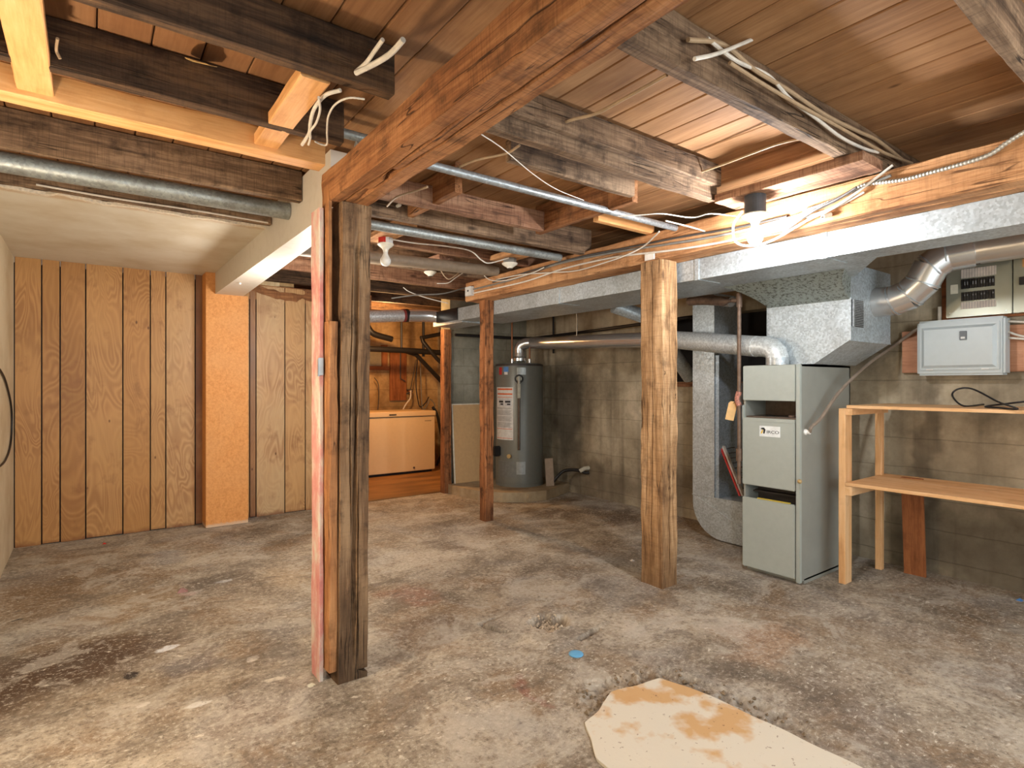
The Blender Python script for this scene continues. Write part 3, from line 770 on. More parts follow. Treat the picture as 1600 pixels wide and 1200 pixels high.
t = NT('speckled_galvanised'); a = t.noise(60, 4, .7); b = t.noise(8, 3)
m_spk = t.fin(t.mix(t.rng(a, .5, .6), srgb(150, 158, 152), srgb(84, 86, 76)), .5, .3, a, .2, .002)
link('flared_collar', mb, m_spk, tr)
link('plenum', MB().box(3.53, 4.10, 1.479, 1.985, 1.457, 1.90).hexa([(3.53, 1.685, 1.322), (4.10, 1.685, 1.322), (4.10, 1.985, 1.322), (3.53, 1.985, 1.322), (3.53, 1.479, 1.457), (4.10, 1.479, 1.457), (4.10, 1.985, 1.457), (3.53, 1.985, 1.457)]), m_gal, tr)
link('plenum_seam', MB().box(3.526, 3.533, 1.474, 1.484, 1.457, 1.70).box(3.528, 4.10, 1.4765, 1.4795, 1.45, 1.458), m_gal, tr)
g = link('grille', MB().box(3.545, 3.69, 1.4725, 1.479, 1.535, 1.69), plain('grille_dark', srgb(60, 60, 58), .5, .4), tr)
mb = MB()
for k in range(15):
    mb.box(3.572, 3.687, 1.469, 1.4735, 1.54 + k * .010, 1.544 + k * .010)
mb.box(3.545, 3.565, 1.468, 1.4735, 1.533, 1.692)
link('louvre', mb, m_steel, g)
# trunk end with black tape
link('end_box', MB().box(2.90, 3.20, 4.72, 5.30, 1.80, 1.94), m_gal, tr)
link('tape_patch', MB().box(2.893, 2.902, 4.80, 5.22, 1.83, 1.95).box(2.895, 3.0, 4.714, 4.722, 1.83, 1.93), plain('black_tape', srgb(26, 26, 28), .25, 0, .3, .6), tr, label='shiny black tape patch')

# gored elbow + pipe to the right
eb = thing('round_elbow_duct', (3.9, 1.2, 1.8), 'shiny segmented elbow duct curving from the plenum to the right above the breaker panel', 'duct')
path = [Vector(p) for p in [(3.88, 1.478, 1.700), (3.88, 1.385, 1.700), (3.88, 1.300, 1.728), (3.88, 1.235, 1.79), (3.88, 1.195, 1.872), (3.90, 1.13, 1.925), (3.93, 1.02, 1.935)]]
for i in range(len(path) - 1):
    d = (path[i + 1] - path[i]).normalized()
    link('elbow_segment', MB().tube([path[i] - d * .012, path[i + 1] + d * .012], [.089 - .001 * (i % 2), .089 + .001 * (i % 2)], 28, False), m_shiny, eb, smooth=True)
    if i: link('crimp_ring', MB().tube([path[i] - d * .004, path[i] + d * .004], .0925, 28, False), m_steel, eb, smooth=True)
link('straight_pipe', MB().tube([path[-1], (3.96, .3, 1.945), (3.98, -.4, 1.95)], .075, 28, False), plain('tan_reflecting_steel', (.58, .55, .50), .3, .7, .06, .5, 5), eb, smooth=True)
for y in (1.0, .62, .56, .54):
    link('strap', MB().tube([(3.935, y + (.02 if y == 1.0 else .003), 1.937), (3.937, y - (.02 if y == 1.0 else .003), 1.937)], .0775, 28, False), plain('dark_strap', srgb(84, 76, 70), .5, .4), eb, smooth=True)

# return-air duct: vertical riser and curved boot at the floor
ra = thing('return_duct', (3.95, 2.6, 0), 'galvanised return-air duct with curved foot left of the furnace', 'air duct')
link('riser', MB().box(3.85, 4.18, 2.585, 2.78, .325, 1.90), m_gal, ra)
mbp = [(2.78, .328)] + [(2.78, .30)]
for k in range(9):
    a = PI + PI / 2 * k / 8
    mbp.append((2.78 - .26 - .26 * math.cos(a), .27 + .26 * math.sin(a)))
mbp += [(2.075, .008), (2.075, .335), (2.585, .328)]
link('boot', MB().prism(mbp, 'X', 3.852, 4.18), m_gal, ra)
t = NT('blue_galvanised'); m_blue = galv('bluish_galvanised', (.36, .44, .52), .45, .45, .1)
link('side_gusset', MB().prism([(4.18, .33), (3.98, .33), (3.856, .33), (3.856, 1.42), (4.18, 1.20)], 'Y', 2.55, 2.584), m_blue, ra)
link('crease', MB().tube([(3.849, 2.74, .31), (3.849, 2.10, .03)], .003, 6, False), m_gal, ra)
link('corner_seam', MB().box(3.845, 3.851, 2.583, 2.590, .33, 1.9).box(3.845, 3.851, 2.07, 2.782, .322, .330), m_gal, ra)

# flue pipe from water heater to furnace
fl = thing('flue_pipe', (3.7, 3.2, 1.55), 'round grey vent pipe running along the wall from water heater to furnace', 'vent pipe')
link('shiny_section', MB().tube([(3.93, 4.93, 1.655), (3.90, 4.6, 1.63), (3.78, 3.55, 1.59), (3.66, 2.86, 1.552)], .064, 24, False), m_shiny, fl, smooth=True)
link('galvanised_section', MB().tube([(3.665, 2.88, 1.553), (3.475, 2.02, 1.443)], .068, 28, False), galv('foil_wrapped', (.58, .62, .62), .35, .4, .1), fl, smooth=True)
pth = [(3.478, 2.035, 1.445), (3.468, 1.965, 1.440), (3.464, 1.912, 1.424), (3.462, 1.885, 1.396), (3.461, 1.876, 1.36), (3.461, 1.875, 1.318)]
link('elbow', MB().tube(pth, .066, 28, False), galv('foil_wrapped'), fl, smooth=True)
link('collar', MB().tube([(3.461, 1.875, 1.365), (3.461, 1.875, 1.318)], .068, 28, False), m_steel, fl, smooth=True)
for y in (4.2, 3.2):
    xx = 3.685 + (3.90 - 3.685) * (y - 2.86) / 1.74
    link('hanger_strap', MB().tube([(xx + .07, y, 1.60), (xx + .075, y, 1.85), (xx + .05, y, 2.09)], .004, 6, False), plain('grey_metal', srgb(150, 156, 160), .4, .5), fl)

# ================================================================ FURNACE
m_enam = plain('grey_green_enamel', srgb(168, 176, 170), .35, .1, .03)
m_enam_d = plain('grey_enamel_side', srgb(148, 150, 142), .4, .1, .05, scale=8)
m_in = plain('furnace_inside', srgb(96, 84, 74), .6, .3, .2)
fu = thing('furnace', (3.72, 1.89, 0), 'tall grey gas furnace with maker badge standing right of the return duct', 'furnace')
X0, X1_, Y0, Y1_ = 3.392, 4.056, 1.700, 2.068
mb = MB().box(X0 + .012, X1_, Y0, Y0 + .012, .02, 1.318).box(X0 + .012, X1_, Y1_ - .012, Y1_, .02, 1.318).box(X1_ - .012, X1_, Y0, Y1_, .02, 1.318)
mb.box(X0 + .012, X1_, Y0, Y1_, 1.306, 1.318).box(X0 + .05, X1_, Y0, Y1_, .0, .03)
link('cabinet', mb, m_enam_d, fu)
link('corner_post', MB().box(X0 - .003, X0 + .02, Y0 - .002, Y0 + .024, .012, 1.319, .003), m_enam, fu)
link('upper_panel', MB().box(X0 - .004, X0 + .012, Y0 + .028, Y1_ - .002, 1.096, 1.315, .003), m_enam, fu)
mp = link('door', MB().box(X0 - .004, X0 + .012, Y0 + .030, Y1_ + .003, .556, .965, .004), m_enam, fu)
link('lip', MB().box(X0 - .002, X0 + .03, Y0 + .030, Y1_ + .003, .962, .985, .002).prism([(Y1_ - .008, .98), (Y1_ + .002, .98), (Y1_ + .002, 1.055), (Y1_ - .004, 1.065)], 'X', X0 - .004, X0 + .03), m_enam, mp)
link('badge', MB().box(X0 - .0052, X0 - .0038, 1.818, 1.952, .872, .938), plain('badge_white', srgb(226, 232, 232), .4), mp, label='white maker badge')
lp = link('lower_door', MB().box(X0 - .004, X0 + .012, Y0 + .030, Y1_ + .003, .03, .475, .004), m_enam, fu)
link('label_strip', MB().box(X0 - .003, X0 + .010, Y0 + .06, Y1_ - .10, .4755, .482), plain('yellow_label', srgb(190, 170, 70), .5), lp)
link('burner_tray', MB().box(X0 + .02, X1_ - .1, Y0 + .013, Y1_ - .013, .985, .995).box(X0 + .25, X0 + .26, Y0 + .013, Y1_ - .013, .995, 1.30), m_in, fu)
link('burner_hole', MB().lathe([(.028, 0), (.028, .002)], (X0 + .10, 1.94, .996), 20), m_dark, fu)
link('burner_knob', MB().lathe([(.02, 0), (.02, .01), (.012, .012)], (X0 + .10, 1.80, .995), 16), m_rust, fu)
link('blower_shelf', MB().box(X0 + .10, X1_ - .05, Y0 + .013, Y1_ - .013, .50, .51).box(X0 + .16, X0 + .17, Y0 + .013, Y1_ - .013, .05, .56), plain('dark_steel', srgb(66, 62, 60), .5, .3), fu)
link('side_knob', MB().lathe([(.010, .0), (.013, -.006), (.013, -.016), (.006, -.02)], (PY(1247, 752, Y0).x, Y0, PY(1247, 752, Y0).z), 14, 'Y'), plain('brass_knob', srgb(196, 170, 120), .35, .4), fu)
cn = PY(1258, 675, Y0)
link('cable_clamp', MB().lathe([(.018, 0), (.018, -.008), (.012, -.012), (.012, -.03)], (cn.x, Y0, cn.z), 16, 'Y'), plain('white_plastic', (1, 1, 1)), fu)
# badge lettering
def text(body, size, loc, rot, mat, parent, name, ext=.0004, sx=1.0):
    cu = bpy.data.curves.new(name, 'FONT'); cu.body = body; cu.size = size; cu.extrude = ext; cu.align_x = 'LEFT'
    o = bpy.data.objects.new(name, cu); C.objects.link(o)
    me = bpy.data.meshes.new_from_object(o.evaluated_get(bpy.context.evaluated_depsgraph_get())); C.objects.unlink(o); bpy.data.objects.remove(o)
    me.materials.append(mat); m = Matrix.Translation(Vector(loc)) @ rot.to_4x4() @ Matrix.Diagonal((sx, 1, 1, 1))
    base = Vector(loc)
    me.transform(Matrix.Translation(-base) @ m)
    q = bpy.data.objects.new(name, me); C.objects.link(q); q.parent = parent; q.location = base - Vector(WL[parent.name])
    WL[q.name] = tuple(base); return q
ROTX = Matrix(((0, 0, -1), (-1, 0, 0), (0, 1, 0)))   # faces -x, reads toward -y
m_ink = plain('black_ink', srgb(34, 34, 36), .5); m_yel = plain('badge_yellow', srgb(224, 186, 60), .5)
bd = [o for o in C.objects if o.name == 'badge'][0]
text('IRCO', .026, (X0 - .0056, 1.905, .893), ROTX, m_ink, mp, 'badge_lettering', sx=1.3)
link('badge_emblem', MB().prism([(1.945, .918), (1.935, .926), (1.921, .927), (1.912, .915), (1.918, .890), (1.927, .890), (1.925, .914), (1.935, .916)], 'X', X0 - .0062, X0 - .005), m_ink, mp)
link('badge_emblem', MB().prism([(1.944, .890), (1.934, .890), (1.927, .912), (1.934, .914)], 'X', X0 - .0062, X0 - .005), m_yel, mp)

# armoured whip from furnace side up to the plastic cabinet
link('furnace_cable', MB().tube([(cn.x, Y0 - .028, cn.z), PY(1268, 667, 1.66), PY(1283, 653, 1.645), PY(1312, 612, 1.62), PY(1355, 570, 1.57), PY(1400, 538, 1.50), PX(1436, 512, 4.19)], .010, 8, True, 10), plain('grey_brown_sheath', srgb(132, 118, 104), .5),
     label='grey-brown cable rising from the furnace side to the plastic cabinet', cat='cable', smooth=True)

# gas pipe
gp = thing('gas_pipe', (3.5, 2.15, .6), 'brown iron gas pipe with tee dropping beside the furnace', 'pipe')
gx_, gy_ = 3.398, 2.098
link('drop_pipe', MB().tube([(gx_, gy_, .55), (gx_, gy_, 1.77)], .0125, 12, False), m_rust, gp, smooth=True)
link('tee', MB().tube([(gx_, gy_, 1.70), (gx_, gy_, 1.79)], .018, 14, False).tube([(gx_, gy_, 1.745), (gx_ - .0, gy_ + .05, 1.75)], .014, 12, False), m_rust, gp, smooth=True)
link('union', MB().tube([(gx_, gy_, .70), (gx_, gy_, .78)], .02, 10, False), m_rust, gp, smooth=True)
link('valve_tape', MB().tube([(gx_, gy_, 1.06), (gx_ - .004, gy_ + .01, 1.10), (gx_, gy_, 1.15)], .018, 10, True), plain('red_white_tape', srgb(176, 120, 104), .6, 0, .6, scale=90), gp)
link('branch_hose', MB().tube([(gx_, gy_ + .05, 1.75), (gx_ + .04, gy_ + .14, 1.755), (gx_ + .12, 2.42, 1.79), (gx_ + .16, 2.6, 1.81)], [.012, .012, .03, .03, .03], 12, True, 2), m_rust, gp, smooth=True)
bulb_pts = [PX(1160, 465, 3.55)]
link('vent_damper', MB().tube([PX(1065, 458, 3.7), PX(1095, 464, 3.65), PX(1120, 470, 3.6), PX(1143, 472, 3.56)], [.022, .030, .036, .034], 18, False), plain('tan_reflecting_steel', (1, 1, 1)), smooth=True,
     label='short tarnished metal cylinder joined to the tee beside the plenum', cat='fitting')
# tag
mb = MB().prism([(0, 0), (.055, 0), (.055, .11), (.043, .125), (.012, .125), (0, .11)], 'Y', 0, .0015)
M = Matrix.Translation(PX(1133, 655, 3.355)) @ Matrix.Rotation(-YAW - .1, 4, 'Z') @ Matrix.Rotation(math.radians(12), 4, 'Y')
mb.v = [tuple(M @ Vector(v)) for v in mb.v]
tg = link('service_tag', mb, plain('manila_card', srgb(222, 180, 122), .7), label='manila paper tag hanging from the gas pipe', cat='tag')
p = M @ Vector((.0275, -.001, .112)); link('tag_string', MB().tube([p, (gx_ - .015, gy_, 1.10)], .0012, 5, False), m_ink, tg)
# filter leaning between duct and furnace
A_, B_ = PX(1127, 697, 3.92), PX(1158, 775, 3.88)
fi = thing('air_filter', tuple(B_), 'red-edged air filter leaning between return duct and furnace', 'air filter')
def slab(p, q, d, w, mat, nm, par):
    p, q, d = Vector(p), Vector(q), Vector(d).normalized(); ax = (q - p).normalized(); s = ax.cross(d).normalized()
    c = [p, p + d * w[0], p + d * w[0] + s * w[1], p + s * w[1], q, q + d * w[0], q + d * w[0] + s * w[1], q + s * w[1]]
    return link(nm, MB().hexa(c), mat, par)
slab(A_, B_, (.0, -.9, .25), (.012, .03), plain('red_card', srgb(196, 58, 54), .6), 'frame', fi)
slab(A_ + Vector((.012, -.012, 0)), B_ + Vector((.012, -.012, 0)), (.0, -.9, .25), (.014, .03), plain('white_card', srgb(214, 208, 200), .6), 'frame_edge', fi)
mb = MB()
for k in range(9):
    a = A_.lerp(B_, .06 + k * .1) + Vector((.02, -.025, .005)); mb.tube([a, a + Vector((.03, -.05, .012))], .0035, 6, False)
link('wire_mesh', mb, plain('dark_steel', (1, 1, 1)), fi, kind='stuff', label='black wire mesh ribs')

# ================================================================ WATER HEATER
mb = MB(); padpts = [(3.16, 5.495), (3.165, 5.2), (3.22, 4.92), (3.36, 4.70), (3.56, 4.56), (3.80, 4.53), (4.02, 4.60), (4.295, 4.72), (4.295, 5.495)]
q = []
for i in range(len(padpts) - 3):
    for k in range(4):
        a = Vector(padpts[i]).lerp(Vector(padpts[i + 1]), k / 4); q.append((a.x + .008 * noise.noise(Vector((a.x * 9, a.y * 9, 0))), a.y + .008 * noise.noise(Vector((a.x * 9, a.y * 9, 3)))))
q += padpts[-3:]
mb.prism(q, 'Z', -.01, .098)
link('concrete_pad', mb, concrete('pad_concrete', srgb(124, 106, 82), srgb(158, 140, 112), srgb(182, 166, 138), 0, (), .2), label='low concrete pad in the corner under the water heater', cat='concrete pad')
HX, HY, HR, HZ0, HZ1 = 3.835, 5.035, .262, .098, 1.425
wh = thing('water_heater', (HX, HY, HZ0), 'grey cylindrical water heater standing on the low concrete pad', 'water heater')
m_wh = plain('dark_grey_enamel', srgb(114, 116, 110), .35, .15, .04)
link('tank', MB().lathe([(HR - .012, 0), (HR - .012, .012), (HR, .02), (HR, HZ1 - HZ0 - .03), (HR - .006, HZ1 - HZ0 - .012), (HR - .02, HZ1 - HZ0)], (HX, HY, HZ0), 56), m_wh, wh, smooth=True)
link('top_rim', MB().lathe([(HR + .003, 0), (HR + .003, .02), (HR - .03, .026)], (HX, HY, HZ1 - .03), 56), plain('dark_steel', (1, 1, 1)), wh, smooth=True)
link('base_ring', MB().lathe([(HR + .003, 0), (HR + .003, .03), (HR, .032)], (HX, HY, HZ0), 56), m_wh, wh, smooth=True)
toC = math.atan2(-HY, -HX)
def onTank(u, z, out=.0):   # angle from pixel column offset: returns angle
    return None
def curved(a0, a1, za, zb, mat, nm, off=.0012, par=wh, n=10):
    vs = []; m = MB()
    for i in range(n + 1):
        a = toC + a0 + (a1 - a0) * i / n
        for z in (za, zb):
            for r in (HR + off, HR - .002): vs.append((HX + r * math.cos(a), HY + r * math.sin(a), z))
    fs = []
    for i in range(n):
        o_ = i * 4; fs += [(o_, o_ + 4, o_ + 6, o_ + 2), (o_ + 1, o_ + 3, o_ + 7, o_ + 5), (o_ + 2, o_ + 6, o_ + 7, o_ + 3), (o_, o_ + 1, o_ + 5, o_ + 4)]
    fs += [(0, 2, 3, 1), (n * 4, n * 4 + 1, n * 4 + 3, n * 4 + 2)]
    m.add(vs, fs); return link(nm, m, mat, par)
# image-right is positive angle about +z seen from the camera? (toC points to the camera; rotating by +a moves to the right-hand side)
m_lab = plain('label_paper', srgb(206, 206, 202), .5); m_or = plain('label_orange', srgb(206, 96, 50), .5); m_gr = plain('label_grey', srgb(120, 120, 122), .5)
lb = curved(-1.20, -.25, .60, 1.165, m_lab, 'warning_label')
curved(-1.12, -.29, 1.135, 1.152, m_or, 'orange_bar', .002, lb); curved(-1.12, -.29, 1.085, 1.10, m_or, 'orange_bar', .002, lb)
curved(-1.12, -.29, 1.055, 1.06, m_or, 'red_line', .002, lb); curved(-1.16, -.29, .715, .72, m_or, 'red_line', .002, lb); curved(-1.16, -.29, .615, .62, m_or, 'red_line', .002, lb)
mb = MB(); 
mm = []
for k in range(30):
    z = .735 + k * .0072
    if k % 9 == 8: continue
    a1 = -.31 - .10 * ((k * 7) % 5) / 5
    for i in range(6):
        a = toC - 1.12 + (a1 + 1.12) * i / 6; b = toC - 1.12 + (a1 + 1.12) * (i + 1) / 6; r = HR + .0021
        mb.add([(HX + r * math.cos(a), HY + r * math.sin(a), z), (HX + r * math.cos(b), HY + r * math.sin(b), z), (HX + r * math.cos(b), HY + r * math.sin(b), z + .003), (HX + r * math.cos(a), HY + r * math.sin(a), z + .003)], [(0, 1, 2, 3)])
link('label_print', mb, m_gr, lb, kind='stuff', label='fine grey printed lines')
for (a, b) in ((-1.0, -.68), (-.64, -.33)):
    curved(a, b, .962, 1.045, plain('label_pale', srgb(188, 190, 192), .5), 'pictogram', .0018, lb)
    curved(a + .02, b - .04, 1.0, 1.02, m_ink, 'pictogram_mark', .0026, lb); curved(a + .12, b - .04, .975, .99, m_ink, 'pictogram_mark', .0026, lb)
curved(-.98, -.80, 1.30, 1.38, plain('label_red', srgb(176, 44, 44), .5), 'red_sticker'); curved(-.70, -.46, 1.33, 1.385, plain('label_blue', srgb(80, 130, 190), .5), 'blue_sticker')
curved(-.66, -.50, 1.30, 1.33, m_lab, 'blue_sticker_foot')
curved(-.10, .27, 1.30, 1.375, plain('silver_label', srgb(150, 154, 152), .35, .4), 'rating_plate')
curved(-.12, .25, .235, .37, plain('silver_label', (1, 1, 1)), 'lower_plate')
curved(-1.0, -.14, .20, .37, plain('tank_door_grey', srgb(112, 116, 114), .4, .2), 'burner_cover', .004)
# relief valve and discharge pipe
vx, vy = HX + (HR) * math.cos(toC - .01), HY + HR * math.sin(toC - .01); dx, dy = math.cos(toC - .01), math.sin(toC - .01)
rv = link('relief_valve', MB().tube([(vx, vy, 1.255), (vx + dx * .05, vy + dy * .05, 1.255)], .028, 16, False).tube([(vx + dx * .05, vy + dy * .05, 1.275), (vx + dx * .05, vy + dy * .05, 1.06)], .016, 12, False), plain('valve_pewter', srgb(150, 150, 140), .4, .4), wh, smooth=True)
link('escutcheon', MB().tube([(vx - dx * .003, vy - dy * .003, 1.255), (vx + dx * .012, vy + dy * .012, 1.255)], .048, 20, False), m_black, wh, smooth=True)
link('valve_tag', MB().box(vx + dx * .072 - .02, vx + dx * .072 + .018, vy + dy * .072 - .002, vy + dy * .072 + .001, 1.05, 1.20), plain('tag_cream', srgb(202, 198, 180), .6), rv)
link('discharge_pipe', MB().tube([(vx + dx * .05, vy + dy * .05, 1.07), (vx + dx * .05, vy + dy * .05, .50)], .013, 12, False), plain('bronze_pipe', srgb(96, 82, 70), .4, .5), wh, smooth=True)
kx = toC - .40; link('drain_cap', MB().tube([(HX + HR * math.cos(kx), HY + HR * math.sin(kx), .43), (HX + (HR + .03) * math.cos(kx), HY + (HR + .03) * math.sin(kx), .43)], .022, 14, False), plain('brass_knob', (1, 1, 1)), wh, smooth=True)
gx2 = toC - .92; link('gas_control', MB().box(HX + (HR + .03) * math.cos(gx2) - .05, HX + (HR + .03) * math.cos(gx2) + .03, HY + (HR + .03) * math.sin(gx2) - .02, HY + (HR + .03) * math.sin(gx2) + .03, .42, .53, .01), m_black, wh)
dh = link('draft_hood', MB().lathe([(.085, 0), (.085, .03), (.06, .05), (.055, .10)], (HX, HY, HZ1 + .03), 24), m_shiny, wh, smooth=True)
for k in range(4):
    a = k * PI / 2 + .5; link('hood_leg', MB().box(HX + .075 * math.cos(a) - .006, HX + .075 * math.cos(a) + .006, HY + .075 * math.sin(a) - .006, HY + .075 * math.sin(a) + .006, HZ1 - .002, HZ1 + .032), m_steel, dh)
link('vent_elbow', MB().tube([(HX, HY, HZ1 + .12), (HX, HY, HZ1 + .17), (HX + .015, HY - .02, HZ1 + .205), (HX + .05, HY - .06, HZ1 + .225), (HX + .09, HY - .11, HZ1 + .228)], .062, 24, True, 3), m_shiny, fl, smooth=True)
for (ox, oy, top) in ((-.13, -.04, 2.05), (.06, -.11, 1.70)):
    link('water_pipe', MB().tube([(HX + ox, HY + oy, HZ1 - .02), (HX + ox, HY + oy, top)], .010, 10, False), m_copper, wh, smooth=True)
    link('pipe_union', MB().tube([(HX + ox, HY + oy, HZ1 - .01), (HX + ox, HY + oy, HZ1 + .05)], .017, 10, False), m_shiny, wh, smooth=True)
link('black_pipe', MB().tube([(3.2, 5.35, 1.735), (3.9, 5.33, 1.735), (4.18, 5.2, 1.735), (4.18, 4.2, 1.75), (4.18, 3.0, 1.78)], .016, 12, False), m_black, smooth=True, label='thin dark pipe along the wall above the water heater vent', cat='pipe')
link('wall_pipe', MB().tube([(4.26, 4.95, 2.05), (4.26, 4.95, 1.55)], .012, 8, False), m_black, smooth=True, label='short dark vertical pipe on the wall above the water heater', cat='pipe')
link('wall_pipe', MB().tube([(3.66, 5.47, 1.85), (3.66, 5.47, .95)], .012, 8, False), m_gr, smooth=True, label='grey vertical pipe on the block wall beside the slim post', cat='pipe')
# valve hose at the wall, board piece leaning on the heater
ho = thing('drain_hose', (4.2, 4.6, .3), 'black drain hose from a pale wall outlet right of the water heater', 'hose')
link('hose', MB().tube([(4.02, 4.70, .115), (4.07, 4.66, .20), (4.14, 4.62, .26), (4.20, 4.50, .275), (4.26, 4.42, .25), (4.285, 4.40, .255)], .017, 10, True), m_black, ho, smooth=True)
link('outlet', MB().tube([(4.30, 4.42, .30), (4.24, 4.42, .30), (4.20, 4.45, .27)], .022, 12, False), plain('tag_cream', (1, 1, 1)), ho, smooth=True)
mb = MB().box(-.045, .045, -.012, .012, 0, .30, .004)
M = Matrix.Translation((4.0, 4.70, .098)) @ Matrix.Rotation(-.5, 4, 'Z') @ Matrix.Rotation(-.06, 4, 'Y'); mb.v = [tuple(M @ Vector(v)) for v in mb.v]
link('cut_board', mb, plain('pale_scrap', srgb(150, 134, 118), .7), label='pale scrap board leaning at the right foot of the water heater', cat='board')
# brown board leaning on the block wall
bl = thing('hardboard_sheet', (3.42, 5.42, .1), 'tan hardboard sheet leaning on the grey block wall behind the slim post', 'board')
def lean(mb, x, y, z, ax='X', ang=.08):
    M = Matrix.Translation((x, y, z)) @ Matrix.Rotation(ang, 4, ax); mb.v = [tuple(M @ Vector(v)) for v in mb.v]; return mb
link('sheet', lean(MB().box(0, .42, 0, .006, 0, .87), 3.245, 5.42, .1, 'X', -.075), plain('hardboard', srgb(190, 156, 112), .7, 0, .06), bl)
link('edge', lean(MB().box(-.014, .0, -.002, .01, 0, .872).box(-.014, .42, -.002, .01, .868, .88), 3.245, 5.42, .1, 'X', -.075), plain('pale_edge', srgb(206, 200, 184), .6), bl)

# ================================================================ ELECTRICAL
# backing boards on the wall
link('backing_board', timber('Y', -.4, 1.47, 4.262, 4.298, 1.272, 1.54, .001, .002, (), .06, 60), wood('redply', 'Y'), label='reddish plywood strip behind the plastic cabinet', cat='board')
link('backing_board', timber('Y', -.4, 1.255, 4.262, 4.298, 1.59, 1.90, .001, .002, (), .06, 61), wood('redwood', 'Y'), label='brown board behind the metal breaker panel', cat='board')
bp = thing('breaker_panel', (4.23, 1.0, 1.6), 'metal breaker panel with two rows of black breakers above the plastic cabinet', 'breaker panel')
m_pan = plain('panel_grey_green', srgb(150, 152, 138), .3, .5, .05, scale=6)
link('cover', MB().box(4.200, 4.262, .905, 1.215, 1.602, 1.935, .003), m_pan, bp)
for row, (za, zb) in enumerate(((1.768, 1.825), (1.695, 1.748))):
    for k in range(12):
        y = 1.138 - k * .0132
        b = link('breaker', MB().box(4.192, 4.201, y - .0112, y, za, zb, .001), m_black, bp)
        if row == 0 or k != 10: link('toggle', MB().box(4.186, 4.193, y - .008, y - .003, (za + zb) / 2 - .008 + row * .01, (za + zb) / 2 + .012, .0008), m_gr if k % 3 else m_black, b)
for (za, zb, nm) in ((1.832, 1.885, 'circuit_list'), (1.648, 1.688, 'circuit_list')):
    c0_ = link(nm, MB().box(4.198, 4.2004, .975, 1.140, za, zb), plain('list_paper', srgb(196, 186, 176), .6), bp)
    mb = MB()
    for k in range(13): mb.box(4.1972, 4.1982, 1.139 - k * .0132, 1.1405 - k * .0132, za, zb)
    link('ruling', mb, m_gr, c0_, kind='stuff', label='thin grey rulings')
link('sticker', MB().box(4.198, 4.2004, 1.155, 1.192, 1.745, 1.80), plain('tag_cream', (1, 1, 1)), bp)
for (y, z) in ((1.195, 1.63), (1.195, 1.91), (.93, 1.62), (.93, 1.92)):
    link('screw', MB().lathe([(.004, 0), (.004, -.003)], (4.2, y, z), 10, 'X'), m_steel, bp)
sp = thing('meter_panel', (4.23, .7, 1.6), 'second metal panel cut by the right edge of the view', 'breaker panel')
link('cover', MB().box(4.200, 4.262, .55, .9, 1.602, 1.94, .003), m_pan, sp)
link('main_breaker', MB().box(4.185, 4.201, .80, .872, 1.755, 1.80, .002), m_black, sp)
link('label_plate', MB().box(4.198, 4.2003, .80, .86, 1.855, 1.90), plain('tan_label', srgb(190, 140, 90), .6), sp)
# grey plastic enclosure
pc = thing('plastic_cabinet', (4.2, 1.14, 1.25), 'pale grey plastic wiring cabinet with a raised door on the reddish plywood', 'cabinet')
m_pl = plain('pale_blue_grey_plastic', srgb(176, 186, 188), .3, 0, .02)
link('body', MB().box(4.148, 4.262, .925, 1.352, 1.252, 1.588, .012), m_pl, pc, smooth=True)
d = link('door', MB().box(4.138, 4.15, .945, 1.335, 1.282, 1.560, .004), m_pl, pc)
# raised door field with sloping frame
mb = MB(); a = [(4.138, .958, 1.297), (4.138, 1.322, 1.297), (4.138, 1.322, 1.545), (4.138, .958, 1.545)]; b = [(4.126, .975, 1.312), (4.126, 1.306, 1.312), (4.126, 1.306, 1.530), (4.126, .975, 1.530)]
mb.add(a + b, [(0, 1, 5, 4), (1, 2, 6, 5), (2, 3, 7, 6), (3, 0, 4, 7), (4, 5, 6, 7), (3, 2, 1, 0)])
link('raised_field', mb, m_pl, d)
link('latch', MB().box(4.120, 4.127, 1.092, 1.127, 1.458, 1.512, .002), plain('latch_grey', srgb(86, 92, 96), .4), d)
link('latch_button', MB().box(4.117, 4.121, 1.10, 1.12, 1.466, 1.478, .001), m_lab, d)
for y in (1.01, 1.28): link('hinge', MB().box(4.134, 4.139, y - .018, y + .018, 1.284, 1.291, .001), m_lab, d)
m_cab = plain('white_cable', srgb(214, 208, 196), .5); m_tan = plain('tan_cable', srgb(170, 146, 116), .55); m_grc = plain('grey_cable', srgb(120, 118, 112), .5)
m_dkc = plain('dark_cable', srgb(66, 62, 58), .5)
def cable(pts, r, mat, label, name='cable', group=None, sub=8, **kw):
    return link(name, MB().tube(pts, r, 8, True, sub, **kw), mat, label=label, cat='cable', group=group, smooth=not kw.get('ridge'))
for i, (z, dz) in enumerate(((1.56, .0), (1.50, -.02), (1.465, .0))):
    cable([(4.22, .93, z), (4.205, .86, z - .012 + dz), (4.215, .76, z - .03 + dz), (4.235, .60, z - .02)], .006, m_cab, ['topmost white cable leaving the right side of the plastic cabinet', 'middle white cable leaving the right side of the plastic cabinet', 'lowest white cable leaving the right side of the plastic cabinet'][i], group='cables at the plastic cabinet')
cable([(3.92, .78, 1.86), (4.10, .72, 1.86), (4.19, .66, 1.80)], .006, m_tan, 'tan cable crossing in front of the second metal panel')
bj = thing('bracket', (4.27, 1.25, 1.6), 'small pale pipe stub and bracket left of the metal breaker panel', 'bracket')
link('stub', MB().tube([(4.25, 1.262, 1.595), (4.25, 1.262, 1.68)], .011, 10, False), m_cab, bj, smooth=True)
link('foot', MB().box(4.24, 4.29, 1.225, 1.275, 1.585, 1.596), m_cab, bj)

